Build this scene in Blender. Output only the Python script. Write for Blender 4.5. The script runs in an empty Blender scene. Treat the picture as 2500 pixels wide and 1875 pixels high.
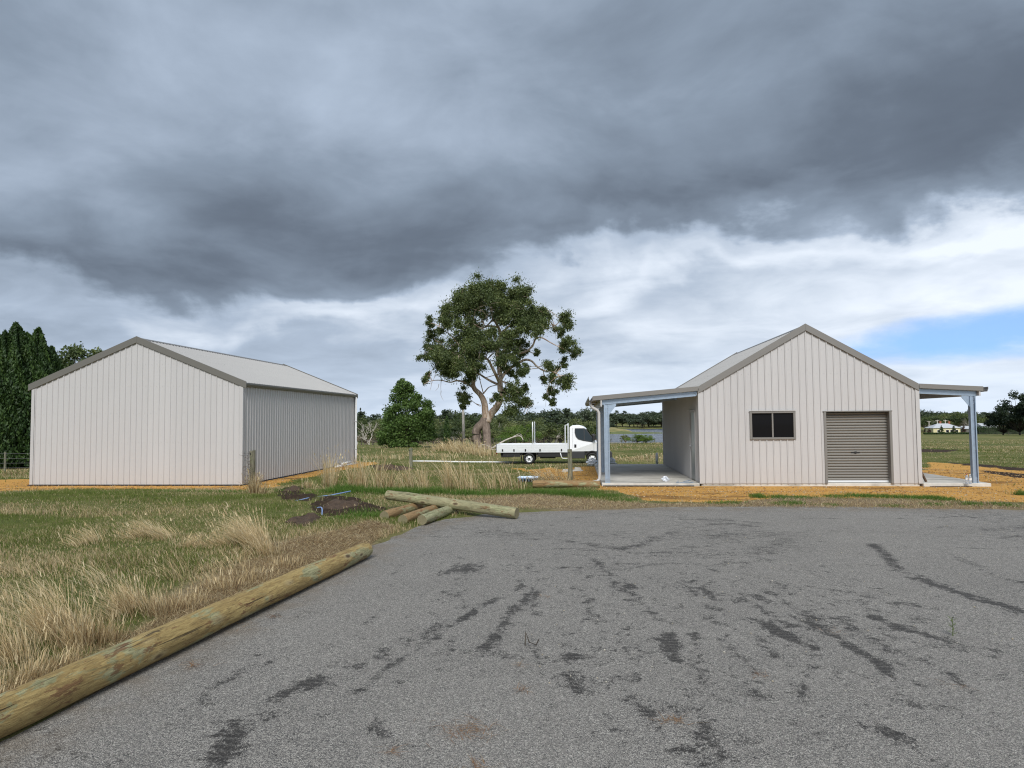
import bpy, bmesh, math, random
import numpy as np
from mathutils import Vector, Matrix, Euler

random.seed(7)
RNG = np.random.default_rng(11)
SC = bpy.context.scene
COL = SC.collection

# ------------------------------------------------------------------ camera
FPX = 1733.0                      # focal length in pixels of a 2500 px wide frame
YAW, PITCH, ROLL = math.radians(5.2), math.atan(86.5 / 1733.0), 0.0085
EYE = np.array([0.0, 0.0, 1.65])
_f = np.array([-math.sin(YAW) * math.cos(PITCH), math.cos(YAW) * math.cos(PITCH), math.sin(PITCH)])
_r0 = np.array([math.cos(YAW), math.sin(YAW), 0.0])
_u0 = np.cross(_r0, _f)
_r = _r0 * math.cos(ROLL) - _u0 * math.sin(ROLL)
_u = _u0 * math.cos(ROLL) + _r0 * math.sin(ROLL)
cam_d = bpy.data.cameras.new('camera')
cam_d.sensor_fit = 'HORIZONTAL'
cam_d.sensor_width = 36.0
cam_d.lens = 36.0 * FPX / 2500.0
cam_d.clip_start = 0.05
cam_d.clip_end = 6000.0
cam = bpy.data.objects.new('camera', cam_d)
COL.objects.link(cam)
cam.matrix_world = Matrix(((_r[0], _u[0], -_f[0], EYE[0]), (_r[1], _u[1], -_f[1], EYE[1]),
                           (_r[2], _u[2], -_f[2], EYE[2]), (0, 0, 0, 1)))
SC.camera = cam
SC.cycles.use_denoising = True
SC.cycles.denoiser = 'OPENIMAGEDENOISE'
SC.cycles.denoising_input_passes = 'RGB_ALBEDO_NORMAL'
SC.cycles.denoising_prefilter = 'NONE'          # keeps the fine texture of grass and stone
SC.cycles.filter_width = 1.15
SC.cycles.use_adaptive_sampling = False
SC.cycles.max_bounces = 10
SC.cycles.diffuse_bounces = 8
SC.cycles.sample_clamp_indirect = 4.0

# ------------------------------------------------------------------ light and sky
SUN_EL, SUN_AZ = math.radians(41), math.radians(176)      # compass style: 0 = +y, clockwise
sun_dir = Vector((math.sin(SUN_AZ) * math.cos(SUN_EL), math.cos(SUN_AZ) * math.cos(SUN_EL), math.sin(SUN_EL)))
sun_d = bpy.data.lights.new('sun', 'SUN')
sun_d.energy = 1.35
sun_d.angle = math.radians(28)
sun_d.color = (1.0, 0.975, 0.94)
sun = bpy.data.objects.new('sun', sun_d)
COL.objects.link(sun)
sun.rotation_euler = sun_dir.to_track_quat('Z', 'Y').to_euler()

SC.view_settings.view_transform = 'Standard'
SC.view_settings.look = 'None'
SC.view_settings.gamma = 1.0
SC.view_settings.use_curve_mapping = False
SC.view_settings.exposure = 1.42

world = bpy.data.worlds.new('World')
SC.world = world
world.use_nodes = True
world.cycles.sampling_method = 'MANUAL'
world.cycles.sample_map_resolution = 1024
WN = world.node_tree
WN.nodes.clear()


class NT:
    """small helper for building node graphs"""
    def __init__(s, tree): s.t = tree
    def n(s, typ, **kw):
        nd = s.t.nodes.new(typ)
        for k, v in kw.items(): setattr(nd, k, v)
        return nd
    def put(s, sock, v):
        if v is None: return
        if isinstance(v, bpy.types.NodeSocket): s.t.links.new(v, sock)
        else: sock.default_value = v
    def m(s, op, a, b=None, c=None, clamp=False):
        nd = s.n('ShaderNodeMath', operation=op, use_clamp=clamp)
        s.put(nd.inputs[0], a); s.put(nd.inputs[1], b); s.put(nd.inputs[2], c)
        return nd.outputs[0]
    def vm(s, op, a, b=None):
        nd = s.n('ShaderNodeVectorMath', operation=op)
        s.put(nd.inputs[0], a); s.put(nd.inputs[1], b)
        return nd.outputs[0]
    def sep(s, v):
        nd = s.n('ShaderNodeSeparateXYZ'); s.put(nd.inputs[0], v); return nd.outputs
    def comb(s, x, y, z=0.0):
        nd = s.n('ShaderNodeCombineXYZ')
        for i, v in enumerate((x, y, z)): s.put(nd.inputs[i], v)
        return nd.outputs[0]
    def noise(s, vec, scale, detail=4, rough=0.55, dist=0.0, lac=2.0):
        nd = s.n('ShaderNodeTexNoise')
        s.put(nd.inputs['Vector'], vec); nd.inputs['Scale'].default_value = scale
        nd.inputs['Detail'].default_value = detail; nd.inputs['Roughness'].default_value = rough
        nd.inputs['Distortion'].default_value = dist; nd.inputs['Lacunarity'].default_value = lac
        return nd.outputs[0]
    def vor(s, vec, scale, feature='F1', rand=1.0):
        nd = s.n('ShaderNodeTexVoronoi', feature=feature)
        s.put(nd.inputs['Vector'], vec); nd.inputs['Scale'].default_value = scale
        nd.inputs['Randomness'].default_value = rand
        return nd.outputs
    def ramp(s, fac, stops, interp='LINEAR'):
        nd = s.n('ShaderNodeValToRGB'); nd.color_ramp.interpolation = interp
        e = nd.color_ramp.elements
        while len(e) < len(stops): e.new(0.5)
        for i, (p, c) in enumerate(stops):
            e[i].position = p
            e[i].color = (c, c, c, 1) if isinstance(c, (int, float)) else (*c, 1)
        s.put(nd.inputs[0], fac)
        return nd.outputs[0]
    def mix(s, fac, a, b, mode='MIX'):
        nd = s.n('ShaderNodeMix', data_type='RGBA', blend_type=mode)
        s.put(nd.inputs[0], fac)
        s.put(nd.inputs[6], (*a, 1) if isinstance(a, tuple) else a)
        s.put(nd.inputs[7], (*b, 1) if isinstance(b, tuple) else b)
        return nd.outputs[2]
    def mapr(s, v, a, b, c=0.0, d=1.0, smooth=False):
        nd = s.n('ShaderNodeMapRange')
        if smooth: nd.interpolation_type = 'SMOOTHSTEP'
        s.put(nd.inputs[0], v)
        for i, q in enumerate((a, b, c, d)): nd.inputs[1 + i].default_value = q
        return nd.outputs[0]


w = NT(WN)
tc = w.n('ShaderNodeTexCoord').outputs['Generated']
dx, dy, dz = w.sep(tc)
hor = w.m('SQRT', w.m('ADD', w.m('MULTIPLY', dx, dx), w.m('MULTIPLY', dy, dy)))
el = w.m('DIVIDE', dz, w.m('MAXIMUM', hor, 0.02))             # tangent of the elevation
el = w.m('MINIMUM', el, 3.0)
# the cloud deck is a plane high above: its texture is crushed towards the horizon
zz = w.m('ADD', w.m('MAXIMUM', dz, 0.0), 0.16)
px_, py_ = w.m('DIVIDE', dx, zz), w.m('DIVIDE', dy, zz)
deck = w.comb(px_, py_, 3.7)
dirv = w.comb(w.m('MULTIPLY', dx, 1.0), dy, w.m('MULTIPLY', dz, 2.2))
nbig = w.noise(deck, 0.9, 5, 0.5, 0.3)
nmid = w.noise(deck, 2.2, 8, 0.55, 0.5)
nfine = w.noise(dirv, 9.0, 9, 0.58, 0.3)
nwisp = w.noise(w.comb(w.m('MULTIPLY', dx, 3.0), w.m('MULTIPLY', dy, 3.0), w.m('MULTIPLY', dz, 11.0)), 1.6, 8, 0.6, 0.5)
lump = w.noise(w.comb(w.m('ADD', dx, 0.35), dy, w.m('MULTIPLY', dz, 1.5)), 4.4, 10, 0.5, 0.35)
def lobe(a, e, ra, re):
    """soft swelling of the cloud deck around one bearing, only in the half of the sky ahead"""
    u = w.m('DIVIDE', w.m('SUBTRACT', dx, a), ra); v = w.m('DIVIDE', w.m('SUBTRACT', el, e), re)
    g = w.m('POWER', 2.718, w.m('MULTIPLY', w.m('ADD', w.m('MULTIPLY', u, u), w.m('MULTIPLY', v, v)), -1.0))
    return w.m('MULTIPLY', g, w.mapr(dy, 0.0, 0.2))
# the dark belly of the deck hangs lower to the left, higher to the right
line = w.m('ADD', 0.235, w.m('MULTIPLY', dx, 0.105))
h = w.m('SUBTRACT', el, line)
h = w.m('ADD', h, w.m('MULTIPLY', w.m('SUBTRACT', lump, 0.5), 0.34))
h = w.m('ADD', h, w.m('MULTIPLY', w.m('SUBTRACT', nfine, 0.5), 0.05))
h = w.m('ADD', h, w.m('MULTIPLY', lobe(-0.36, 0.215, 0.13, 0.06), 0.07))
prof = w.ramp(w.mapr(h, -0.25, 0.65), [
    (0.00, 0.88), (0.10, 0.83), (0.18, 0.74), (0.235, 0.86), (0.265, 0.78), (0.305, 0.40), (0.34, 0.305), (0.43, 0.35),
    (0.56, 0.43), (0.75, 0.50), (1.0, 0.52)], 'EASE')
val = w.m('ADD', prof, w.m('MULTIPLY', w.m('MULTIPLY', dx, 0.22), w.mapr(h, -0.04, 0.05, 1.0, 0.0)))
val = w.m('ADD', val, w.m('MULTIPLY', w.m('SUBTRACT', nbig, 0.5), 0.50))
val = w.m('ADD', val, w.m('MULTIPLY', w.m('SUBTRACT', nmid, 0.5), 0.42))
val = w.m('ADD', val, w.m('MULTIPLY', w.m('SUBTRACT', lump, 0.5), 0.35))
val = w.m('ADD', val, w.m('MULTIPLY', w.m('SUBTRACT', nwisp, 0.5), 0.10))
for a_, e_, ra_, re_, k_ in ((-0.34, 0.45, 0.26, 0.14, 0.10), (-0.33, 0.25, 0.15, 0.07, -0.12), (0.50, 0.40, 0.11, 0.13, -0.14), (-0.68, 0.16, 0.14, 0.06, -0.10), (-0.32, 0.165, 0.16, 0.04, 0.16), (-0.62, 0.27, 0.18, 0.07, 0.16)):
    val = w.m('ADD', val, w.m('MULTIPLY', lobe(a_, e_, ra_, re_), k_))
cloud = w.ramp(val, [(0.0, (0.037, 0.046, 0.061)), (0.22, (0.053, 0.066, 0.086)), (0.45, (0.092, 0.114, 0.145)),
                     (0.68, (0.150, 0.180, 0.224)), (0.86, (0.240, 0.268, 0.308)), (1.0, (0.31, 0.335, 0.37))])
# pale blue air low over the horizon
low = w.mapr(el, 0.0, 0.13, 1.0, 0.0, True)
cloud = w.mix(w.m('MULTIPLY', low, 0.55), cloud, (0.235, 0.275, 0.330))
sky = w.n('ShaderNodeTexSky', sky_type='NISHITA', sun_disc=False)
sky.sun_elevation = SUN_EL
sky.sun_rotation = SUN_AZ
w.put(sky.inputs['Vector'], w.vm('NORMALIZE', w.comb(dx, dy, w.m('ADD', dz, 0.30))))      # the gap shows air higher up than the haze line
sky.altitude = 100.0
sky.air_density = 1.0
sky.dust_density = 0.0
sky.ozone_density = 4.0
bg1 = w.n('ShaderNodeBackground'); w.put(bg1.inputs[0], sky.outputs[0]); bg1.inputs[1].default_value = 0.10
bg2 = w.n('ShaderNodeBackground'); w.put(bg2.inputs[0], cloud); bg2.inputs[1].default_value = 1.09
# one break in the cloud, low to the right of the view
ga = w.m('DIVIDE', w.m('SUBTRACT', dx, 0.52), 0.20)
ge = w.m('DIVIDE', w.m('SUBTRACT', w.m('SUBTRACT', el, 0.095), w.m('MULTIPLY', w.m('SUBTRACT', dx, 0.45), 0.10)), 0.030)
gd = w.m('ADD', w.m('MULTIPLY', ga, ga), w.m('MULTIPLY', ge, ge))
gd = w.m('ADD', gd, w.m('MULTIPLY', w.m('SUBTRACT', nwisp, 0.5), 2.6))
gap = w.mapr(gd, 0.1, 1.6, 0.95, 0.0, True)
gap = w.m('MULTIPLY', gap, w.mapr(dy, 0.0, 0.3))
mx = w.n('ShaderNodeMixShader'); w.put(mx.inputs[0], gap)
WN.links.new(bg2.outputs[0], mx.inputs[1]); WN.links.new(bg1.outputs[0], mx.inputs[2])
wo = w.n('ShaderNodeOutputWorld'); WN.links.new(mx.outputs[0], wo.inputs[0])


# ------------------------------------------------------------------ geometry helpers
def pray(px, py):
    return _f + _r * (px - 1250.0) / FPX - _u * (py - 937.5) / FPX
def at_y(px, py, Y):
    d = pray(px, py); return EYE + d * (Y / d[1])
def at_z(px, py, Z):
    d = pray(px, py); return EYE + d * ((Z - EYE[2]) / d[2])

def smooth(a, b, x):
    t = np.clip((np.asarray(x, float) - a) / (b - a), 0, 1)
    return t * t * (3 - 2 * t)

LAKE_Z = -8.35
_yc = [-200, 13, 21, 42, 65, 90, 120, 150, 190, 215, 260, 660, 672, 700, 800, 1000, 1400, 3000]
_zc = [0, 0, -.28, -1.02, -1.05, -1.7, -2.45, -4.4, -7.9, -8.8, -10.5, -10.5, -8.1, -7.2, -5.5, -3.0, 2, 8]
_yl = [-200, 13, 21, 42, 65, 90, 120, 160, 220, 600, 900, 1400, 3000]
_zl = [0, 0, -.28, -1.02, -1.05, -1.7, -2.5, -4.6, -7.6, -7.6, -2, 4, 8]
_yr = [-200, 13, 21, 42, 100, 350, 600, 1000, 1400, 3000]
_zr = [0, 0, -.28, -.85, -2.0, -7.0, -7.5, -3, 2, 8]
def ground_z(x, y):
    x = np.asarray(x, float); y = np.asarray(y, float)
    q = x / np.maximum(y, 1.0)
    c, l, r = np.interp(y, _yc, _zc), np.interp(y, _yl, _zl), np.interp(y, _yr, _zr)
    z = l + (c - l) * smooth(0.015, 0.04, q)
    z = z + (r - z) * smooth(0.2, 0.36, q)
    # level building pads
    for (x0, x1, y0, y1, pz, f) in ((0.3, 11.9, 20.0, 30.0, -.325, 3.0), (-18.2, -9.6, 20.7, 33.4, -.365, 2.5)):
        d = np.maximum(np.maximum(x0 - x, x - x1), np.maximum(y0 - y, y - y1))
        z = z + (pz - z) * (1 - smooth(0.0, f, d))
    return z
def on_ground(px, py):
    z = 0.0
    for _ in range(30):
        p = at_z(px, py, z); z = 0.5 * z + 0.5 * float(ground_z(p[0], p[1]))
    p = at_z(px, py, z); p[2] = float(ground_z(p[0], p[1])); return p

def tag(o, label=None, cat=None, group=None, kind=None):
    if label: o['label'] = label
    if cat: o['category'] = cat
    if group: o['group'] = group
    if kind: o['kind'] = kind
    return o
def empty(name, loc=(0, 0, 0), rz=0.0, **kw):
    o = bpy.data.objects.new(name, None); o.empty_display_size = 0.2
    COL.objects.link(o); o.location = loc; o.rotation_euler = (0, 0, rz)
    return tag(o, **kw)
def link_mesh(name, me, mat=None, parent=None, **kw):
    o = bpy.data.objects.new(name, me)
    if mat is not None and len(me.materials) == 0:
        for mm in (mat if isinstance(mat, (list, tuple)) else [mat]): me.materials.append(mm)
    COL.objects.link(o); o.parent = parent
    return tag(o, **kw)

class MB:
    def __init__(s): s.v = []; s.f = []; s.mi = []; s.m = 0
    def add(s, vs, fs):
        b = len(s.v); s.v.extend([tuple(map(float, p)) for p in vs])
        s.f.extend([tuple(b + i for i in f) for f in fs]); s.mi.extend([s.m] * len(fs)); return s
    def box(s, x0, x1, y0, y1, z0, z1):
        return s.add([(x0, y0, z0), (x1, y0, z0), (x1, y1, z0), (x0, y1, z0), (x0, y0, z1), (x1, y0, z1), (x1, y1, z1), (x0, y1, z1)],
                     [(0, 3, 2, 1), (4, 5, 6, 7), (0, 1, 5, 4), (1, 2, 6, 5), (2, 3, 7, 6), (3, 0, 4, 7)])
    def prism(s, poly, axis, a, b):
        """poly of 2-D points extruded along axis from a to b"""
        n = len(poly)
        def P(p, t): return {'x': (t, p[0], p[1]), 'y': (p[0], t, p[1]), 'z': (p[0], p[1], t)}[axis]
        return s.add([P(p, a) for p in poly] + [P(p, b) for p in poly],
                     [tuple(range(n))[::-1], tuple(range(n, 2 * n))] + [(i, (i + 1) % n, n + (i + 1) % n, n + i) for i in range(n)])
    def sweep(s, path, prof):
        """closed 2-D profile (side, up) swept along path"""
        n = len(prof); P = [Vector(p) for p in path]; vs = []
        for i, p in enumerate(P):
            d = (P[min(i + 1, len(P) - 1)] - P[max(i - 1, 0)]).normalized()
            sd = d.cross(Vector((0, 0, 1)))
            sd = sd.normalized() if sd.length > 1e-4 else Vector((1, 0, 0))
            up = sd.cross(d)
            vs += [p + sd * a + up * b for a, b in prof]
        fs = [(i * n + j, i * n + (j + 1) % n, (i + 1) * n + (j + 1) % n, (i + 1) * n + j) for i in range(len(P) - 1) for j in range(n)]
        fs += [tuple(range(n))[::-1], tuple((len(P) - 1) * n + j for j in range(n))]
        return s.add(vs, fs)
    def tube(s, path, rad, n=8, cap=True):
        P = [Vector(p) for p in path]; R = rad if isinstance(rad, (list, tuple)) else [rad] * len(P)
        vs = []; ref = None
        for i, p in enumerate(P):
            d = (P[min(i + 1, len(P) - 1)] - P[max(i - 1, 0)]).normalized()
            if ref is None: ref = Vector((0, 0, 1)) if abs(d.z) < .9 else Vector((1, 0, 0))
            a = d.cross(ref).normalized(); b = d.cross(a).normalized(); ref = -b if False else ref
            vs += [p + (a * math.cos(2 * math.pi * k / n) + b * math.sin(2 * math.pi * k / n)) * R[i] for k in range(n)]
        fs = [(i * n + j, i * n + (j + 1) % n, (i + 1) * n + (j + 1) % n, (i + 1) * n + j) for i in range(len(P) - 1) for j in range(n)]
        if cap: fs += [tuple(range(n))[::-1], tuple((len(P) - 1) * n + j for j in range(n))]
        return s.add(vs, fs)
    def mesh(s, name, mats=None, smooth_=False):
        me = bpy.data.meshes.new(name); me.from_pydata(s.v, [], s.f)
        for mm in (mats or []): me.materials.append(mm)
        if max(s.mi or [0]): me.polygons.foreach_set('material_index', s.mi)
        bm = bmesh.new(); bm.from_mesh(me); bmesh.ops.recalc_face_normals(bm, faces=bm.faces); bm.to_mesh(me); bm.free()
        if smooth_: me.polygons.foreach_set('use_smooth', [True] * len(me.polygons))
        return me
    def build(s, name, mat, parent=None, smooth_=False, bevel=0.0, segs=2, **kw):
        me = s.mesh(name, mat if isinstance(mat, (list, tuple)) else [mat], smooth_)
        o = link_mesh(name, me, None, parent, **kw)
        if bevel:
            b = o.modifiers.new('bevel', 'BEVEL'); b.width = bevel; b.segments = segs; b.limit_method = 'ANGLE'; b.angle_limit = 0.6
        return o

def np_mesh(name, verts, tris, mat, col=None, cname='tint'):
    """fast triangle soup with an optional per-vertex colour"""
    me = bpy.data.meshes.new(name)
    nv, nt = len(verts), len(tris)
    me.vertices.add(nv); me.vertices.foreach_set('co', np.asarray(verts, np.float32).ravel())
    me.loops.add(nt * 3); me.loops.foreach_set('vertex_index', np.asarray(tris, np.int32).ravel())
    me.polygons.add(nt); me.polygons.foreach_set('loop_start', np.arange(0, nt * 3, 3, dtype=np.int32))
    if col is not None:
        a = me.attributes.new(cname, 'FLOAT_COLOR', 'POINT')
        c = np.ones((nv, 4), np.float32); c[:, :3] = col; a.data.foreach_set('color', c.ravel())
    me.update(calc_edges=True); me.validate()
    for mm in (mat if isinstance(mat, (list, tuple)) else [mat]): me.materials.append(mm)
    return me

def fractal(x, y, seed=0, octv=4, scale=1.0):
    """cheap smooth value noise in numpy, about -1..1"""
    x = np.asarray(x, float) * scale; y = np.asarray(y, float) * scale
    out = np.zeros_like(x); amp = 1.0; tot = 0
    for o in range(octv):
        xi, yi = np.floor(x).astype(np.int64), np.floor(y).astype(np.int64)
        fx, fy = x - xi, y - yi; fx = fx * fx * (3 - 2 * fx); fy = fy * fy * (3 - 2 * fy)
        def hsh(a, b):
            n = (a * 374761393 + b * 668265263 + (seed + o * 17) * 982451653) & 0x7fffffff
            n = ((n ^ (n >> 13)) * 1274126177) & 0x7fffffff
            return ((n ^ (n >> 16)) & 0xffff) / 32767.5 - 1
        v = (hsh(xi, yi) * (1 - fx) + hsh(xi + 1, yi) * fx) * (1 - fy) + (hsh(xi, yi + 1) * (1 - fx) + hsh(xi + 1, yi + 1) * fx) * fy
        out += v * amp; tot += amp; amp *= .5; x = x * 2.03 + 5.1; y = y * 2.03 + 1.7
    return out / tot * 1.5

def in_poly(x, y, poly):
    x = np.asarray(x, float); y = np.asarray(y, float); c = np.zeros(x.shape, bool); n = len(poly)
    for i in range(n):
        (x0, y0), (x1, y1) = poly[i], poly[(i + 1) % n]
        if y0 == y1: continue
        c ^= ((y0 > y) != (y1 > y)) & (x < (x1 - x0) * (y - y0) / (y1 - y0) + x0)
    return c
def dist_poly(x, y, poly, closed=True):
    x = np.asarray(x, float); y = np.asarray(y, float); best = np.full(x.shape, 1e9); n = len(poly)
    for i in range(n if closed else n - 1):
        (x0, y0), (x1, y1) = poly[i], poly[(i + 1) % n]
        ex, ey = x1 - x0, y1 - y0; t = np.clip(((x - x0) * ex + (y - y0) * ey) / max(ex * ex + ey * ey, 1e-9), 0, 1)
        best = np.minimum(best, np.hypot(x - x0 - t * ex, y - y0 - t * ey))
    return best
def signed(x, y, poly):      # negative inside
    d = dist_poly(x, y, poly); return np.where(in_poly(x, y, poly), -d, d)

# ------------------------------------------------------------------ materials
def new_mat(name):
    mt = bpy.data.materials.new(name); mt.use_nodes = True
    t = NT(mt.node_tree); b = mt.node_tree.nodes['Principled BSDF']
    return mt, t, b
def obj_co(t): return t.n('ShaderNodeTexCoord').outputs['Object']
def world_co(t): return t.n('ShaderNodeNewGeometry').outputs['Position']
def bump(t, b, height, strength=0.3, dist=0.01):
    nd = t.n('ShaderNodeBump'); nd.inputs['Strength'].default_value = strength; nd.inputs['Distance'].default_value = dist
    t.put(nd.inputs['Height'], height); t.t.links.new(nd.outputs[0], b.inputs['Normal'])

def paint(name, col, rough=0.45, var=0.06, metallic=0.0, scale=1.5, dirt=0.0, spec=0.5, panel=False):
    mt, t, b = new_mat(name); co = world_co(t)
    n1 = t.noise(co, scale, 5, 0.6); n2 = t.noise(co, scale * 14, 4, 0.6)
    k = t.m('ADD', t.m('MULTIPLY', t.m('SUBTRACT', n1, 0.5), var * 2), t.m('MULTIPLY', t.m('SUBTRACT', n2, 0.5), var))
    c = t.mix(1.0, col, t.comb(t.m('ADD', k, 1.0), t.m('ADD', k, 1.0), t.m('ADD', t.m('MULTIPLY', k, 1.2), 1.0)), 'MULTIPLY')
    if panel:      # sheets differ a little from one another, and buckle slightly
        rk = t.m('ADD', .965, t.m('MULTIPLY', t.n('ShaderNodeObjectInfo').outputs['Random'], .06)); c = t.mix(1.0, c, t.comb(rk, rk, rk), 'MULTIPLY')
        px, py, pz = t.sep(co); bump(t, b, t.noise(t.comb(t.m('MULTIPLY', px, 3.0), t.m('MULTIPLY', py, 3.0), t.m('MULTIPLY', pz, .8)), 1.3, 3, .5), .35, .03)
    if dirt:
        z = t.sep(co)[2]
        d = t.m('MULTIPLY', t.mapr(t.m('ADD', z, t.m('MULTIPLY', n1, -0.5)), -0.55, 0.15, 1.0, 0.0, True), dirt)
        c = t.mix(d, c, (0.50, 0.34, 0.19))
    t.put(b.inputs['Base Color'], c); b.inputs['Metallic'].default_value = metallic
    t.put(b.inputs['Roughness'], t.m('ADD', rough, t.m('MULTIPLY', t.m('SUBTRACT', n1, .5), 0.15)))
    b.inputs['Specular IOR Level'].default_value = spec
    return mt

M = {}
M['wall'] = paint('wall paint', (0.462, 0.456, 0.455), 0.40, 0.02, dirt=0.05, panel=True)
M['roof'] = paint('roof paint', (0.285, 0.285, 0.28), 0.45, 0.03, spec=0.5)
M['trim'] = paint('trim paint', (0.135, 0.130, 0.116), 0.42, 0.04)
M['trim2'] = paint('pale trim paint', (0.185, 0.178, 0.166), 0.42, 0.04)
M['door'] = paint('roller door paint', (0.195, 0.188, 0.170), 0.45, 0.05)
M['galv'] = paint('galvanised steel', (0.38, 0.47, 0.58), 0.40, 0.18, 0.65, 9.0)
M['steel_door'] = paint('zinc door sheet', (0.42, 0.44, 0.44), 0.32, 0.05, 0.8)
M['pvc'] = paint('white pvc', (0.78, 0.78, 0.77), 0.4, 0.03)
M['pipe_paint'] = paint('painted pipe', (.47, .46, .45), .4, .03)
M['black'] = paint('black rubber', (0.012, 0.012, 0.013), 0.55, 0.1)
M['dark'] = paint('dark interior', (0.02, 0.02, 0.02), 0.8, 0.1)
M['screw'] = paint('screw head', (0.40, 0.38, 0.37), 0.4, 0.05, 0.4)
M['alu'] = paint('white aluminium', (0.74, 0.76, 0.78), 0.38, 0.03, 0.15)
M['cab'] = paint('white vehicle paint', (0.80, 0.81, 0.83), 0.22, 0.01)
M['plastic'] = paint('dark grey plastic', (0.030, 0.031, 0.034), 0.55, 0.1)
M['chrome'] = paint('bright metal', (0.62, 0.63, 0.65), 0.3, 0.05, 0.9)
M['red_lens'] = paint('red lens', (0.35, 0.02, 0.015), 0.25, 0.02)
M['blue'] = paint('blue pipe', (0.22, 0.33, 0.58), 0.4, 0.06)

def concrete():
    mt, t, b = new_mat('concrete'); co = world_co(t)
    n1 = t.noise(co, 0.7, 6, 0.6, 0.4); n2 = t.noise(co, 5, 6, 0.65); n3 = t.noise(co, 60, 3, 0.6)
    x, y, z = t.sep(co)
    c = t.ramp(n2, [(0.3, (0.50, 0.48, 0.43)), (0.7, (0.64, 0.62, 0.57))])
    # damp streaks left by the trowel and by rain
    st = t.noise(t.comb(t.m('MULTIPLY', x, 0.55), t.m('MULTIPLY', y, 1.6), z), 1.0, 5, 0.6, 0.3)
    c = t.mix(t.mapr(st, 0.50, 0.62, 0.0, 0.55, True), c, (0.22, 0.205, 0.17))
    c = t.mix(0.25, c, t.ramp(n1, [(0.3, 0.2), (0.7, 0.6)]), 'OVERLAY')
    t.put(b.inputs['Base Color'], c); b.inputs['Roughness'].default_value = 0.75
    bump(t, b, n3, 0.15, 0.004)
    return mt
M['concrete'] = concrete()

def glass(name, tint, trans=0.0):
    mt, t, b = new_mat(name)
    b.inputs['Base Color'].default_value = (*tint, 1); b.inputs['Roughness'].default_value = 0.04
    b.inputs['Transmission Weight'].default_value = trans; b.inputs['IOR'].default_value = 1.45
    return mt
M['glass'] = glass('dark window glass', (0.010, 0.010, 0.011)); M['glass'].node_tree.nodes['Principled BSDF'].inputs['Specular IOR Level'].default_value = 0.06
M['cab_glass'] = glass('cab glass', (0.03, 0.04, 0.045)); M['cab_glass'].node_tree.nodes['Principled BSDF'].inputs['Specular IOR Level'].default_value = 0.8
M['clear'] = glass('clear plastic', (0.85, 0.88, 0.92), 0.85)
def wrap():
    mt, t, b = new_mat('crumpled plastic film')
    b.inputs['Base Color'].default_value = (0.75, 0.78, 0.83, 1); b.inputs['Roughness'].default_value = 0.18
    b.inputs['Alpha'].default_value = 0.72
    return mt
M['film'] = wrap()

def wood(name, stops, green, seed):
    mt, t, b = new_mat(name); co = obj_co(t); x, y, z = t.sep(co)
    stretched = t.comb(t.m('ADD', t.m('MULTIPLY', x, 2.4), seed), t.m('MULTIPLY', y, 17.0), t.m('MULTIPLY', z, 17.0))
    g = t.noise(stretched, 2.2, 9, 0.68, 0.9)
    big = t.noise(t.comb(t.m('ADD', t.m('MULTIPLY', x, 1.0), seed * 2.3), t.m('MULTIPLY', y, 3.0), t.m('MULTIPLY', z, 3.0)), 1.7, 5, 0.6, 0.6)
    c = t.ramp(t.m('ADD', t.m('MULTIPLY', g, 0.75), t.m('MULTIPLY', big, 0.25)), stops)
    gm = t.noise(t.comb(t.m('ADD', t.m('MULTIPLY', x, 1.3), seed + 5), t.m('MULTIPLY', y, 4.0), t.m('MULTIPLY', z, 4.0)), 1.5, 6, 0.65, 0.3)
    c = t.mix(t.mapr(gm, 0.565 - green * 0.2, 0.62 - green * 0.2, 0.0, 0.85, True), c, t.ramp(g, [(0.35, (0.15, 0.155, 0.07)), (0.65, (0.40, 0.40, 0.235))]))
    # bark remnants and rusty stains, then drying checks along the grain
    bk = t.noise(t.comb(t.m('ADD', t.m('MULTIPLY', x, 2.2), seed + 9), t.m('MULTIPLY', y, 7.0), t.m('MULTIPLY', z, 7.0)), 2.0, 6, 0.7)
    c = t.mix(t.mapr(bk, 0.565, 0.62, 0.0, 0.8, True), c, (0.16, 0.075, 0.03))
    ck = t.noise(t.comb(t.m('ADD', t.m('MULTIPLY', x, 0.5), seed + 3), t.m('MULTIPLY', y, 26.0), t.m('MULTIPLY', z, 26.0)), 1.6, 3, 0.5, 0.2)
    crack = t.mapr(ck, 0.655, 0.70, 0.0, 1.0)
    c = t.mix(t.m('MULTIPLY', crack, 0.85), c, (0.045, 0.03, 0.016))
    # knots: dark hearts with a paler ring; fine dirt specks
    kv = t.vor(t.comb(t.m('ADD', t.m('MULTIPLY', x, 2.0), seed), t.m('MULTIPLY', y, 5.0), t.m('MULTIPLY', z, 5.0)), 1.0)['Distance']
    knot = t.mapr(kv, .06, .15, 1.0, 0.0, True); c = t.mix(t.mapr(kv, .12, .26, .35, 0.0, True), c, (.50, .42, .24)); c = t.mix(t.m('MULTIPLY', knot, .9), c, (.07, .042, .02))
    sp = t.noise(t.comb(t.m('MULTIPLY', x, 20.0), t.m('MULTIPLY', y, 60.0), t.m('MULTIPLY', z, 60.0)), 1.0, 5, .7); c = t.mix(t.mapr(sp, .56, .68, 0.0, .55), c, (.06, .04, .02))
    t.put(b.inputs['Base Color'], c); b.inputs['Roughness'].default_value = 0.8
    bump(t, b, t.m('SUBTRACT', t.m('ADD', g, t.m('MULTIPLY', bk, 0.6)), t.m('MULTIPLY', crack, 0.8)), 0.8, 0.02)
    return mt
_y = [(0.28, (0.13, 0.085, 0.03)), (0.45, (0.28, 0.195, 0.07)), (0.58, (0.40, 0.295, 0.115)), (0.75, (0.50, 0.40, 0.19))]
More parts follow.
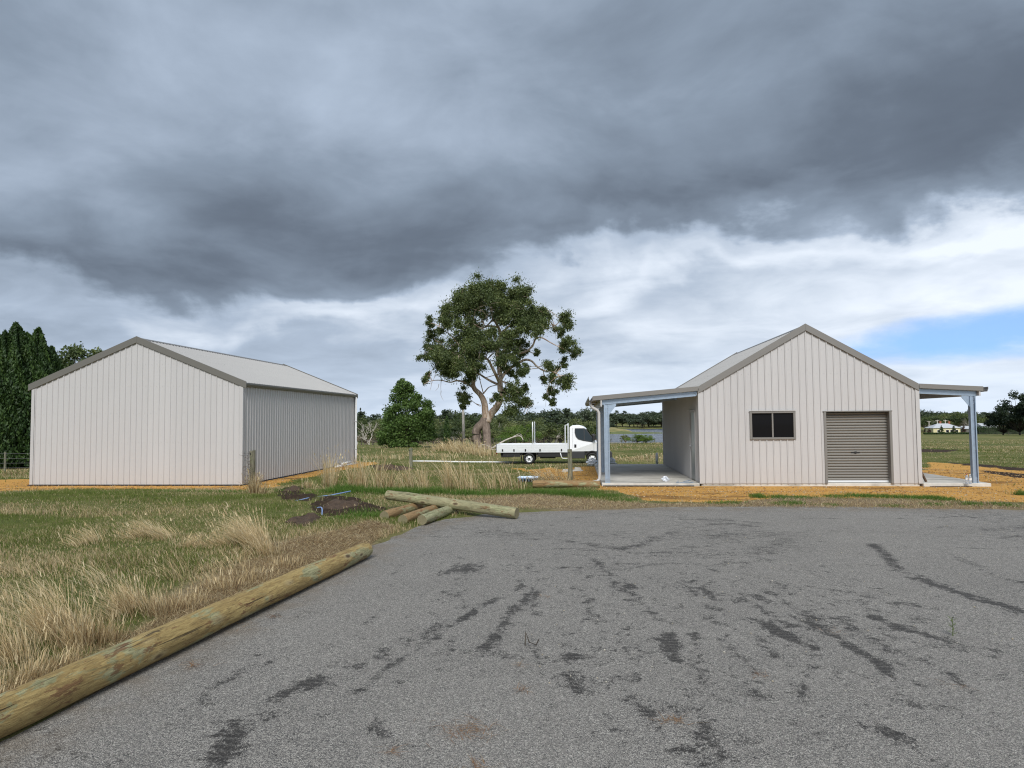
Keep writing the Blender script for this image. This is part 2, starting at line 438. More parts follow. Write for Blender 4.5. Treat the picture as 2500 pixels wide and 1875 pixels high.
_gr = [(0.25, (0.12, 0.11, 0.06)), (0.45, (0.24, 0.225, 0.125)), (0.6, (0.33, 0.31, 0.18)), (0.8, (0.42, 0.40, 0.26))]
_br = [(0.25, (0.12, 0.07, 0.03)), (0.45, (0.24, 0.15, 0.065)), (0.6, (0.33, 0.215, 0.10)), (0.8, (0.42, 0.30, 0.15))]
M['log_long'] = wood('treated pine log', _y, 0.12, 1.3)
M['log_green'] = wood('green tinged pine log', _gr, 0.25, 4.1)
M['log_brown'] = wood('brown pine log', _br, 0.05, 7.7)
M['log_pale'] = wood('mossy pale pine log', _gr, 0.85, 2.9)
M['post'] = wood('weathered grey timber', [(0.25, (0.09, 0.085, 0.06)), (0.5, (0.19, 0.185, 0.14)), (0.75, (0.28, 0.27, 0.21))], 0.25, 6.2)
M['plank'] = wood('dark hardwood plank', [(0.25, (0.05, 0.03, 0.016)), (0.5, (0.10, 0.06, 0.032)), (0.75, (0.16, 0.10, 0.055))], -0.5, 8.2)
def endgrain():
    mt, t, b = new_mat('log end grain'); co = obj_co(t); x, y, z = t.sep(co)
    r = t.m('SQRT', t.m('ADD', t.m('MULTIPLY', y, y), t.m('MULTIPLY', z, z)))
    r = t.m('ADD', r, t.m('MULTIPLY', t.noise(co, 12, 4), 0.018))
    ring = t.m('SINE', t.m('MULTIPLY', r, 520.0))
    c = t.ramp(t.mapr(ring, -1, 1), [(0.0, (0.10, 0.085, 0.045)), (1.0, (0.27, 0.24, 0.14))])
    ang = t.m('ARCTAN2', y, z)
    rad = t.noise(t.comb(t.m('MULTIPLY', ang, 4.0), t.m('MULTIPLY', r, 3.0)), 2.0, 3, .5)
    c = t.mix(t.mapr(rad, .60, .66, 0.0, .8), c, (0.04, 0.03, 0.018))
    t.put(b.inputs['Base Color'], c); b.inputs['Roughness'].default_value = 0.85
    return mt
M['end'] = endgrain()

def bark(name, dark, mid, pale, scale=1.0, peel=0.5):
    mt, t, b = new_mat(name); co = world_co(t); x, y, z = t.sep(co)
    g = t.noise(t.comb(t.m('MULTIPLY', x, 4.0), t.m('MULTIPLY', y, 4.0), t.m('MULTIPLY', z, 1.1)), 1.4 * scale, 7, .65, .6)
    pz = t.noise(t.comb(t.m('MULTIPLY', x, 1.3), t.m('MULTIPLY', y, 1.3), t.m('MULTIPLY', z, 0.45)), 1.1 * scale, 5, .6, .8)
    k = t.m('ADD', t.m('MULTIPLY', g, .55), t.m('MULTIPLY', pz, .45))
    c = t.ramp(k, [(0.30, dark), (0.47, mid), (0.53 + (1 - peel) * .14, pale), (0.8, tuple(min(1, q * 1.15) for q in pale))])
    t.put(b.inputs['Base Color'], c); b.inputs['Roughness'].default_value = .85
    bump(t, b, g, .7, .04)
    return mt
M['gum_bark'] = bark('smooth gum bark', (0.17, 0.10, 0.065), (0.36, 0.255, 0.18), (0.58, 0.49, 0.41), 1.0, .8)
M['rough_bark'] = bark('rough gum bark', (0.06, 0.045, 0.036), (0.17, 0.13, 0.105), (0.30, 0.235, 0.195), 2.2, .4)
M['pale_bark'] = bark('pale dead wood', (0.25, 0.22, 0.18), (0.42, 0.38, 0.33), (0.56, 0.52, 0.47), 1.5, .9)
M['dark_bark'] = bark('dark bark', (0.02, 0.016, 0.012), (0.05, 0.04, 0.03), (0.10, 0.085, 0.065), 2.0, .3)

def leaf(name, dark, mid, light, trans=0.25, rvar=0.25):
    """colour of each leaf from a per-leaf tint; each tree shifted a little as a whole"""
    mt, t, b = new_mat(name)
    a = t.n('ShaderNodeAttribute', attribute_name='tint').outputs['Fac']
    rnd = t.n('ShaderNodeObjectInfo').outputs['Random']
    c = t.ramp(a, [(0.0, dark), (0.5, mid), (1.0, light)])
    k = t.m('ADD', 1.0 - rvar * .5, t.m('MULTIPLY', rnd, rvar))
    c = t.mix(1.0, c, t.comb(t.m('POWER', k, 1.3), k, k), 'MULTIPLY')
    t.put(b.inputs['Base Color'], c); b.inputs['Roughness'].default_value = .55; b.inputs['Specular IOR Level'].default_value = .35
    tr = t.n('ShaderNodeBsdfTranslucent'); t.put(tr.inputs[0], t.mix(1.0, c, (1.25, 1.35, 0.55), 'MULTIPLY'))
    mx = t.n('ShaderNodeMixShader'); mx.inputs[0].default_value = trans
    t.t.links.new(b.outputs[0], mx.inputs[1]); t.t.links.new(tr.outputs[0], mx.inputs[2])
    t.t.links.new(mx.outputs[0], t.t.nodes['Material Output'].inputs[0])
    return mt
M['gum_leaf'] = leaf('gum leaves', (0.042, 0.062, 0.024), (0.088, 0.122, 0.042), (0.17, 0.20, 0.068))
M['leaf_green'] = leaf('broad green leaves', (0.050, 0.088, 0.022), (0.105, 0.175, 0.042), (0.21, 0.29, 0.08))
M['leaf_bright'] = leaf('bright green leaves', (0.055, 0.10, 0.018), (0.11, 0.18, 0.032), (0.18, 0.25, 0.05))
M['leaf_cypress'] = leaf('cypress foliage', (0.018, 0.040, 0.012), (0.040, 0.080, 0.020), (0.085, 0.14, 0.032), .22)
M['leaf_pine'] = leaf('dark pine foliage', (0.010, 0.020, 0.012), (0.020, 0.036, 0.018), (0.042, 0.060, 0.028), .1)
M['leaf_wood'] = leaf('woodland leaves', (0.062, 0.085, 0.034), (0.125, 0.155, 0.062), (0.20, 0.225, 0.095), .32, .9)
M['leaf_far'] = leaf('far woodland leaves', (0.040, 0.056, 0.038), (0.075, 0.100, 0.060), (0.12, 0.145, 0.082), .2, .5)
M['leaf_red'] = leaf('reddish foliage', (0.05, 0.03, 0.025), (0.09, 0.055, 0.04), (0.13, 0.09, 0.06), .15)
def grassmat():
    mt, t, b = new_mat('grass blades')
    c = t.n('ShaderNodeAttribute', attribute_name='tint').outputs['Color']
    t.put(b.inputs['Base Color'], c); b.inputs['Roughness'].default_value = .6; b.inputs['Specular IOR Level'].default_value = .25
    tr = t.n('ShaderNodeBsdfTranslucent'); t.put(tr.inputs[0], c)
    mx = t.n('ShaderNodeMixShader'); mx.inputs[0].default_value = .42
    t.t.links.new(b.outputs[0], mx.inputs[1]); t.t.links.new(tr.outputs[0], mx.inputs[2])
    t.t.links.new(mx.outputs[0], t.t.nodes['Material Output'].inputs[0])
    return mt
M['grass'] = grassmat()

# ------------------------------------------------------------------ ground
ASPHALT = [(-3.4, -6), (-3.12, 3), (-2.9, 6), (-2.68, 8.2), (-2.72, 9.3), (-2.5, 10.6), (-2.15, 11.7), (-1.5, 12.55), (-.6, 12.95),
           (1, 13.3), (4, 13.4), (8, 13.25), (14, 13.1), (24, 12.6), (24, -6)]
def gpoly(pts): return [tuple(on_ground(px, py)[:2]) for px, py in pts]
# orange crushed-rock fill: round the right shed, along the front and side of the left shed
GRAVEL = [
    gpoly([(1330, 1152), (1452, 1140), (1700, 1150), (2260, 1150), (2270, 1131), (2420, 1137), (2560, 1158), (2760, 1200), (2700, 1226), (2480, 1232), (2330, 1224),
           (2200, 1219), (2050, 1217), (1900, 1214), (1835, 1222), (1740, 1230), (1640, 1226), (1570, 1222), (1500, 1203), (1462, 1192), (1440, 1174), (1380, 1178), (1290, 1163)]),
    gpoly([(-60, 1176), (75, 1172), (580, 1172), (720, 1150), (865, 1124), (925, 1133), (800, 1158), (700, 1176), (640, 1197), (600, 1198), (380, 1196), (200, 1198), (-60, 1201)]),
    gpoly([(1235, 1143), (1340, 1145), (1400, 1152), (1340, 1160), (1262, 1149)]),
]
SOIL = [gpoly([(762, 1240), (800, 1226), (870, 1226), (905, 1238), (940, 1252), (920, 1256), (850, 1262), (800, 1268), (770, 1256)]),
        gpoly([(676, 1210), (700, 1194), (742, 1194), (736, 1212), (768, 1222), (742, 1234), (700, 1226)]),
        gpoly([(705, 1276), (760, 1258), (780, 1266), (742, 1288)]),
        gpoly([(905, 1136), (985, 1139), (975, 1150), (925, 1150)]),
        gpoly([(2240, 1099), (2330, 1099), (2336, 1103), (2240, 1105)]), gpoly([(2300, 1128), (2440, 1139), (2560, 1152), (2560, 1158), (2440, 1146), (2330, 1134)]), gpoly([(2400, 1152), (2480, 1158), (2560, 1166), (2560, 1174), (2480, 1168), (2420, 1160)])]
DRY = [gpoly([(880, 1372), (905, 1330), (960, 1294), (900, 1280), (800, 1310), (690, 1338), (560, 1400), (420, 1490), (200, 1640), (-60, 1760), (-60, 1790), (400, 1580), (700, 1450)]),
       gpoly([(1130, 1246), (1180, 1222), (1290, 1206), (1480, 1226), (1600, 1236), (1760, 1233), (1900, 1218), (2400, 1228), (2560, 1244), (2400, 1246), (1700, 1240), (1300, 1246)])]

def axis_pts(lo, hi, fine_lo, fine_hi, step, grow=1.16):
    a = list(np.arange(fine_lo, fine_hi + 1e-6, step)); s = step; p = fine_hi
    while p < hi: s *= grow; p += s; a.append(p)
    s = step; p = fine_lo
    while p > lo: s *= grow; p -= s; a.insert(0, p)
    return np.array(a)
gx = axis_pts(-1800, 1900, -13.0, 12.5, 0.13, 1.10)
gy = axis_pts(-120, 3200, 2.6, 24.0, 0.13, 1.07)
GX, GY = np.meshgrid(gx, gy)
def masks(x, y):
    near = np.minimum(1, 40 / np.maximum(np.hypot(x, y), 1))
    jit = fractal(x, y, 3, 4, 1.1) * .28
    g = np.zeros_like(x); s = np.zeros_like(x); d = np.zeros_like(x)
    for p in GRAVEL: g = np.maximum(g, 1 - smooth(-.15, .22, signed(x, y, p) + jit))
    for p in SOIL: s = np.maximum(s, 1 - smooth(-.06, .16, signed(x, y, p) + jit * .35))
    for p in DRY: d = np.maximum(d, 1 - smooth(-.2, .5, signed(x, y, p) + jit))
    return g, s, d
def ground_full(x, y):
    z = ground_z(x, y)
    da = signed(x, y, ASPHALT)
    rough = fractal(x, y, 5, 4, 1.6) * .022 * smooth(-.1, .6, da) + fractal(x, y, 8, 3, .35) * .05 * smooth(.5, 3, da)
    g, s, d = masks(x, y)
    pad = np.zeros_like(z)
    for (x0, x1, y0, y1) in ((.4, 11.7, 20.2, 29.6), (-18, -9.9, 20.9, 33.2)):
        q = np.maximum(np.maximum(x0 - x, x - x1), np.maximum(y0 - y, y - y1)); pad = np.maximum(pad, 1 - smooth(0, .8, q))
    rough = rough * (1 - .9 * pad) * (1 - .45 * g)
    edge = .022 * smooth(-.05, .22, da + fractal(x, y, 9, 3, 2.2) * .12) - .03 * (1 - smooth(-.3, -.05, da))
    return z + rough + edge + s * (.03 + .05 * fractal(x, y, 21, 3, 3.0))
nearm = (np.abs(GX) < 60) & (GY < 80)
GZ = ground_z(GX, GY) + fractal(GX, GY, 8, 3, .06) * .12 * smooth(45, 120, np.hypot(GX, GY))
GZ[nearm] = ground_full(GX[nearm], GY[nearm])
mk = np.zeros(GX.shape + (3,)); mg, ms, md = masks(GX[nearm], GY[nearm])
mk[nearm, 0] = mg; mk[nearm, 1] = ms; mk[nearm, 2] = md
nyv, nxv = GX.shape
idx = np.arange(nyv * nxv).reshape(nyv, nxv)
q = np.stack([idx[:-1, :-1], idx[:-1, 1:], idx[1:, 1:], idx[1:, :-1]], -1).reshape(-1, 4)
tri = np.concatenate([q[:, [0, 1, 2]], q[:, [0, 2, 3]]])

def ground_mat():
    mt, t, b = new_mat('paddock ground'); co = world_co(t); x, y, z = t.sep(co)
    at = t.n('ShaderNodeAttribute', attribute_name='mask'); g, s, d = t.sep(at.outputs['Vector'])
    n1 = t.noise(co, .25, 6, .6, .4); n2 = t.noise(co, 1.8, 6, .65, .3); n3 = t.noise(co, 14, 6, .7); n4 = t.noise(co, 70, 3, .7)
    far = t.noise(t.comb(t.m('MULTIPLY', x, .03), t.m('MULTIPLY', y, .012), 0.0), 1.0, 6, .65, .8)
    k = t.m('ADD', t.m('ADD', t.m('MULTIPLY', n1, .55), t.m('MULTIPLY', n2, .35)), t.m('MULTIPLY', far, .35))
    c = t.ramp(t.m('SUBTRACT', k, .12), [(.34, (.085, .115, .030)), (.48, (.135, .150, .045)), (.56, (.21, .19, .075)), (.70, (.31, .26, .125))])
    c = t.mix(.55, c, t.ramp(n3, [(.3, .18), (.7, .72)]), 'OVERLAY')
    dryc = t.ramp(n3, [(.3, (.14, .10, .06)), (.55, (.29, .22, .14)), (.75, (.42, .33, .21))])
    c = t.mix(t.m('MULTIPLY', d, .92), c, dryc)
    grc = t.ramp(t.m('ADD', t.m('MULTIPLY', n3, .6), t.m('MULTIPLY', n4, .4)), [(.3, (.36, .165, .035)), (.5, (.60, .325, .085)), (.62, (.70, .415, .13)), (.75, (.77, .54, .27))])
    wet = t.noise(t.comb(t.m('MULTIPLY', x, .45), t.m('MULTIPLY', y, 1.5), 7.3), 1.0, 5, .6, .5)
    grc = t.mix(t.mapr(wet, .54, .66, 0.0, .8, True), grc, (.155, .082, .036))
    c = t.mix(t.mapr(t.m('ADD', g, t.m('MULTIPLY', t.m('SUBTRACT', n3, .5), .7)), .35, .62, 0, 1), c, grc)
    sc = t.ramp(n3, [(.3, (.022, .014, .009)), (.55, (.055, .036, .023)), (.75, (.10, .070, .046))])
    c = t.mix(t.mapr(t.m('ADD', s, t.m('MULTIPLY', t.m('SUBTRACT', n3, .5), .5)), .4, .6, 0, 1), c, sc)
    t.put(b.inputs['Base Color'], c); b.inputs['Roughness'].default_value = .95; b.inputs['Specular IOR Level'].default_value = .15
    bump(t, b, t.m('ADD', n3, t.m('MULTIPLY', n4, .5)), .8, .05)
    return mt
M['ground'] = ground_mat()
me = np_mesh('ground', np.stack([GX.ravel(), GY.ravel(), GZ.ravel()], 1), tri, M['ground'], mk.reshape(-1, 3), 'mask')
me.polygons.foreach_set('use_smooth', np.ones(len(me.polygons), bool))
link_mesh('ground', me, kind='structure', label='paddock of short green and straw coloured grass with orange fill pads')

# ------------------------------------------------------------------ asphalt
ax_ = np.concatenate([[-3.75], np.arange(-3.6, 10, .04), np.arange(10.3, 24.5, .5)])
ay_ = np.concatenate([np.arange(-6, 2.6, .6), np.arange(2.6, 13.75, .04)])
AX, AY = np.meshgrid(ax_, ay_)
# tyre scuffs where trucks turned: each a pair of pixels on the photograph dropped on the ground
TR = [([(520, 1875), (600, 1760), (700, 1690), (830, 1640), (1000, 1570), (1060, 1540)], .16, 1.0),
      ([(380, 1780), (540, 1670), (640, 1620), (780, 1590), (830, 1570)], .12, .55),
      ([(860, 1700), (960, 1620), (1040, 1570), (1130, 1510), (1210, 1460)], .07, .95),
      ([(1190, 1580), (1225, 1530), (1260, 1490), (1300, 1440)], .09, .8),
      ([(2130, 1330), (2160, 1350), (2190, 1390), (2290, 1430), (2400, 1465), (2520, 1500)], .13, 1.15),
      ([(2290, 1340), (2360, 1370), (2440, 1410), (2520, 1425)], .12, .7),
      ([(1835, 1510), (1880, 1530), (1930, 1560), (1985, 1585)], .11, 1.1),
      ([(1930, 1505), (2000, 1530), (2080, 1580), (2140, 1615), (2170, 1650)], .07, .9),
      ([(2130, 1505), (2200, 1535), (2280, 1555), (2350, 1575), (2440, 1590)], .06, .9),
      ([(2250, 1610), (2330, 1650), (2350, 1670), (2430, 1740)], .06, .8),
      ([(2140, 1780), (2200, 1800), (2260, 1850), (2320, 1890)], .08, .8),
      ([(1635, 1550), (1642, 1600), (1650, 1612)], .09, 1.0), ([(1695, 1545), (1703, 1600)], .05, .7),
      ([(1735, 1480), (1755, 1486)], .10, 1.0), ([(1730, 1505), (1745, 1520)], .08, .7),
      ([(1440, 1330), (1510, 1340), (1560, 1330), (1640, 1300)], .16, .75),
      ([(1080, 1400), (1140, 1380), (1130, 1420), (1100, 1460)], .22, .6),
      ([(1180, 1300), (1380, 1305), (1600, 1312), (1800, 1306), (2080, 1300)], .35, .32),
      ([(1280, 1275), (1420, 1262), (1560, 1248), (1700, 1246)], .10, .5),
      ([(1860, 1340), (1960, 1300), (2100, 1300), (2300, 1300), (2520, 1290)], .25, .35),
      ([(1300, 1370), (1280, 1410), (1260, 1440)], .08, .55), ([(1310, 1440), (1300, 1500)], .06, .6),
      ([(1000, 1860), (920, 1780), (940, 1740)], .10, .45), ([(1630, 1840), (1700, 1835), (1720, 1870)], .12, .7),
      ([(1500, 1830), (1530, 1810)], .07, .6), ([(2300, 1490), (2180, 1470), (2040, 1440), (1900, 1420)], .06, .45),
      ([(1740, 1390), (1800, 1350), (1880, 1370)], .12, .4)]
TR = [(p, w_, s_ * 1.22) for p, w_, s_ in TR]
rt = random.Random(21)
for k in range(46):                    # fainter passes fanning out from the turning point
    sx = rt.uniform(150, 2500); sy = rt.uniform(1560, 1875); ex, ey = 1180 + (sx - 1180) * .42, 1330 + abs(sx - 1250) * .02; a, l = rt.uniform(0, .75), rt.uniform(.08, .25)
    TR.append(([(sx + (ex - sx) * t, sy + (ey - sy) * t - 40 * math.sin(3.14 * t)) for t in (a, a + l * .5, a + l)], rt.uniform(.05, .12), rt.uniform(.3, .62)))
for k in range(40):
    sx, sy = rt.uniform(1000, 2450), rt.uniform(1262, 1400); l = rt.uniform(60, 220); TR.append(([(sx, sy), (sx + l * .5, sy + rt.uniform(-6, 6)), (sx + l, sy + rt.uniform(-10, 14))], rt.uniform(.04, .10), rt.uniform(.4, .7)))
tm = np.zeros_like(AX)
wob = fractal(AX, AY, 31, 3, 2.5)
for pts, wd, st in TR:
    pl = [tuple(at_z(px, py, 0)[:2]) for px, py in pts]
    dd = dist_poly(AX, AY, pl, False); wd = wd * .72
    tm = np.maximum(tm, st * np.exp(-(dd / wd) ** 2) * (0.80 + .4 * wob))
# fans of short dashes: along the turning circle near by, across the view farther off
rad_, ang_ = np.hypot(AX - .4, AY - 14.5), np.arctan2(AX - .4, 14.5 - AY)
dash = fractal(ang_ * 26, rad_ * 2.2, 44, 4, 1.0); dash2 = fractal(AX * 1.6, AY * 7, 46, 4, 1.0); patch = fractal(AX, AY, 48, 3, .45)
far_ = smooth(8.0, 10.5, AY); scat = .5 * dash + .8 * patch + .25 * far_ + .1
AZ = fractal(AX, AY, 61, 2, .5) * .006
colA = np.stack([np.clip(tm, 0, 1.5), np.clip(scat * .5 + .5, 0, 1), np.clip(-signed(AX, AY, ASPHALT), 0, 5)], -1)
ny2, nx2 = AX.shape; idx = np.arange(ny2 * nx2).reshape(ny2, nx2)
q = np.stack([idx[:-1, :-1], idx[:-1, 1:], idx[1:, 1:], idx[1:, :-1]], -1).reshape(-1, 4)
cx, cy = (AX[:-1, :-1] + AX[1:, 1:]) / 2, (AY[:-1, :-1] + AY[1:, 1:]) / 2
q = q[(signed(cx, cy, ASPHALT) < .22).ravel()]
def asphalt_mat():
    mt, t, b = new_mat('chip seal asphalt'); co = world_co(t); x, y, z = t.sep(co)
    at = t.n('ShaderNodeAttribute', attribute_name='mask'); tr, sc, ed = t.sep(at.outputs['Vector'])
    v = t.vor(co, 165.0); v2 = t.vor(co, 100.0)
    chip = t.n('ShaderNodeSeparateColor'); t.t.links.new(v['Color'], chip.inputs[0])
    chip2 = t.n('ShaderNodeSeparateColor'); t.t.links.new(v2['Color'], chip2.inputs[0])
    lum = t.m('ADD', t.m('MULTIPLY', chip.outputs[0], .6), t.m('MULTIPLY', chip2.outputs[0], .4))
    c = t.ramp(lum, [(.12, (.180, .170, .150)), (.5, (.335, .315, .278)), (.8, (.495, .466, .412)), (1.0, (.72, .68, .60))])
    gap = t.mapr(v['Distance'], .42, .75, 0.0, .75)
    c = t.mix(gap, c, (.035, .035, .038))
    big = t.noise(co, .5, 5, .6, .5); mid = t.noise(co, 3.0, 5, .6)
    k = t.m('ADD', .80, t.m('ADD', t.m('MULTIPLY', big, .28), t.m('MULTIPLY', mid, .12)))
    c = t.mix(1.0, c, t.comb(k, k, t.m('MULTIPLY', k, 1.01)), 'MULTIPLY')
    # bitumen smeared up by tyres, broken into streaks by the stones
    n = t.noise(co, 20.0, 6, .7, .3)
    rx, ry = t.m('SUBTRACT', x, .4), t.m('SUBTRACT', 14.5, y); rad = t.m('SQRT', t.m('ADD', t.m('MULTIPLY', rx, rx), t.m('MULTIPLY', ry, ry))); ang = t.m('ARCTAN2', rx, ry)
    s1 = t.noise(t.comb(t.m('MULTIPLY', ang, 60.0), t.m('MULTIPLY', rad, 5.0), 2.0), 1.0, 6, .68, .6); s2 = t.noise(t.comb(t.m('MULTIPLY', x, 4.5), t.m('MULTIPLY', y, 22.0), 2.0), 1.0, 5, .65, .4)
    fr = t.mapr(y, 7.0, 10.5, 0.0, 1.0, True); st = t.m('ADD', t.m('MULTIPLY', s1, t.m('SUBTRACT', 1.0, fr)), t.m('MULTIPLY', s2, fr))
    nn = t.m('ADD', t.m('MULTIPLY', n, .38), t.m('MULTIPLY', st, .62))
    m1 = t.m('ADD', t.m('MULTIPLY', tr, .155), t.m('MULTIPLY', t.mapr(sc, .40, .90), .078))
    thr = t.m('ADD', nn, m1)
    dk = t.mapr(t.m('ADD', thr, t.m('MULTIPLY', t.m('SUBTRACT', chip.outputs[1], .5), .10)), .62, .655, 0.0, .94, True)
    gr = t.noise(co, 75.0, 4, .7); tread = t.m('SINE', t.m('ADD', t.m('MULTIPLY', y, 95.0), t.m('MULTIPLY', n, 9.0)))
    dk = t.m('MULTIPLY', dk, t.m('MULTIPLY', t.mapr(gr, .34, .52, .55, 1.0), t.mapr(tread, -.9, -.2, .75, 1.0)))
    c = t.mix(dk, c, (.024, .021, .018))
    # a little brown dust near the edge
    du = t.m('MULTIPLY', t.mapr(ed, 0.0, .7, .55, 0.0, True), t.mapr(mid, .4, .6))
    c = t.mix(du, c, (.19, .145, .095))
    t.put(b.inputs['Base Color'], c); t.put(b.inputs['Roughness'], t.m('SUBTRACT', .82, t.m('MULTIPLY', dk, .12)))
    b.inputs['Specular IOR Level'].default_value = .35
    hgt = t.m('SUBTRACT', t.m('ADD', t.m('MULTIPLY', lum, .5), t.m('MULTIPLY', n, .3)), t.m('MULTIPLY', v['Distance'], .9))
    bump(t, b, hgt, .9, .008)
    return mt
M['asphalt'] = asphalt_mat()
me = np_mesh('asphalt', np.stack([AX.ravel(), AY.ravel(), AZ.ravel()], 1), np.concatenate([q[:, [0, 1, 2]], q[:, [0, 2, 3]]]), M['asphalt'], colA.reshape(-1, 3), 'mask')
bm = bmesh.new(); bm.from_mesh(me); bmesh.ops.delete(bm, geom=[v for v in bm.verts if not v.link_faces], context='VERTS'); bm.to_mesh(me); bm.free()
me.polygons.foreach_set('use_smooth', np.ones(len(me.polygons), bool))
link_mesh('asphalt', me, kind='structure', label='grey chip seal parking area with dark tyre scuffs')

# ------------------------------------------------------------------ lake
def water_mat():
    mt, t, b = new_mat('lake water'); co = world_co(t); x, y, z = t.sep(co)
    n = t.noise(t.comb(t.m('MULTIPLY', x, .05), t.m('MULTIPLY', y, .22), 0), 1.0, 6, .7, .3)
    n2 = t.noise(t.comb(t.m('MULTIPLY', x, .006), t.m('MULTIPLY', y, .03), 0), 1.0, 4, .6, .5)
    t.put(b.inputs['Base Color'], t.ramp(n2, [(.35, (.050, .062, .080)), (.65, (.085, .10, .125))]))
    t.put(b.inputs['Roughness'], t.mapr(n2, .3, .7, .16, .34)); b.inputs['IOR'].default_value = 1.33
    bump(t, b, n, .9, 1.2)
    return mt
M['water'] = water_mat()
MB().add([(-60, 180, LAKE_Z), (420, 180, LAKE_Z), (420, 700, LAKE_Z), (-60, 700, LAKE_Z)], [(0, 1, 2, 3)]).build('lake', M['water'], kind='structure', label='grey rippled lake beyond the paddock')
def shore(name, pts, hgt, mat, label, **kw):
    """low mound of land rising out of the lake, outline in world x, y"""
    cx = sum(p[0] for p in pts) / len(pts); cy = sum(p[1] for p in pts) / len(pts); m = MB(); n = len(pts); vs = []; lev = [(1.0, -.3), (.92, .2), (.75, .55), (.45, .9), (.15, 1.0)]
    for k, (s, hh) in enumerate(lev):
        vs += [(cx + (p[0] - cx) * s, cy + (p[1] - cy) * s, LAKE_Z + hh * hgt * (1 + .25 * math.sin(i * 2.3 + k))) for i, p in enumerate(pts)]
    fs = [(k * n + i, k * n + (i + 1) % n, (k + 1) * n + (i + 1) % n, (k + 1) * n + i) for k in range(len(lev) - 1) for i in range(n)] + [tuple((len(lev) - 1) * n + i for i in range(n))]
    return m.add(vs, fs).build(name, mat, smooth_=True, label=label, **kw)
def bank_mat(name, a, b_):
    mt, t, b = new_mat(name); co = world_co(t); x, y, z = t.sep(co)
    n = t.noise(t.comb(t.m('MULTIPLY', x, .12), t.m('MULTIPLY', y, .05), t.m('MULTIPLY', z, .5)), 1.2, 6, .7)
    t.put(b.inputs['Base Color'], t.ramp(n, [(.35, a), (.65, b_)])); b.inputs['Roughness'].default_value = .9
    return mt
M['reed'] = bank_mat('reedy bank', (.085, .115, .03), (.17, .19, .06))
M['sand'] = bank_mat('dry grassy mound', (.17, .17, .06), (.33, .27, .12))
def wl(px, Y): return at_y(px, 1020, Y)[0]
shore('spit', [(wl(1380, 500), 500), (wl(1470, 470), 470), (wl(1560, 462), 462), (wl(1640, 472), 472), (wl(1578, 484), 484), (wl(1545, 520), 520), (wl(1400, 540), 540)], 1.1, M['reed'], 'low green spit of land running into the lake', kind='structure')
shore('mound', [(wl(1400, 520), 520), (wl(1480, 492), 492), (wl(1530, 490), 490), (wl(1548, 505), 505), (wl(1520, 540), 540), (wl(1400, 560), 560)], 3.4, M['sand'], 'straw coloured mound on the spit in the lake', kind='structure')

# ------------------------------------------------------------------ ribbed steel sheeting
def sheets(parent, name, mat, o, U, V, N, width, vb, vt, holes=(), pitch=.19, per=4, cuts=(), rib=.024, start=0.0):
    """lays ribbed sheets side by side over a plane; each sheet is its own part. o: corner, U/V/N: unit axes"""
    o, U, V, N = Vector(o), Vector(U), Vector(V), Vector(N)
    prof = [(0, 0), (.118, 0), (.126, rib * .35), (.134, rib), (.158, rib), (.166, rib * .35), (.174, 0), (.19, 0)]
    sc = pitch / .19
    def hgt(u):
        t = ((u - start) % pitch) / sc
        for (a, ha), (b, hb) in zip(prof, prof[1:]):
            if a <= t <= b: return ha + (hb - ha) * (t - a) / (b - a)
        return 0.0
    us = {0.0, width}
    k = math.floor(-start / pitch) - 1
    while k * pitch + start < width:
        for a, _ in prof[:-1]:
            u = k * pitch + start + a * sc
            if 0 < u < width: us.add(round(u, 5))
        k += 1
    for hq in holes: us.update((hq[0], hq[1]))
    us.update(cuts); us = sorted(us)
    groups = {}
    for a, b in zip(us, us[1:]):
        if b - a < 1e-5: continue
        m_ = (a + b) / 2; g = int((m_ - start) // (pitch * per))
        iv = [(0, 1)]
        lo = [vb(a), vb(b)]; hi = [vt(a), vt(b)]
        segs = [((lo[0], lo[1]), (hi[0], hi[1]))]
        for (h0, h1, z0, z1) in holes:
            if h0 - 1e-6 <= a and b <= h1 + 1e-6:
                segs = [((lo[0], lo[1]), (z0, z0)), ((z1, z1), (hi[0], hi[1]))] if z0 > lo[0] + 1e-4 else [((z1, z1), (hi[0], hi[1]))]
        for (l0, l1), (t0, t1) in segs:
            mb = groups.setdefault(g, MB())
            mb.add([o + U * a + V * l0 + N * hgt(a), o + U * b + V * l1 + N * hgt(b), o + U * b + V * t1 + N * hgt(b), o + U * a + V * t0 + N * hgt(a)], [(0, 1, 2, 3)])
    for g in sorted(groups): groups[g].build(name, mat, parent)
def screws(parent, name, mat, o, U, V, N, width, rows, pitch, start, vt, off=.06, r=.007, holes=()):
    o, U, V, N = Vector(o), Vector(U), Vector(V), Vector(N); m = MB()
    for z in rows:
        u = start % pitch + off
        while u < width:
            if vt(u) > z + .05 and not any(h0 - .03 < u < h1 + .03 and z0 - .05 < z < z1 + .05 for h0, h1, z0, z1 in holes):
                c = o + U * u + V * z + N * .004
                m.add([c + U * r, c + V * r, c - U * r, c - V * r, c + N * .006], [(0, 1, 4), (1, 2, 4), (2, 3, 4), (3, 0, 4)])
            u += pitch
    return m.build(name, mat, parent, kind='stuff')

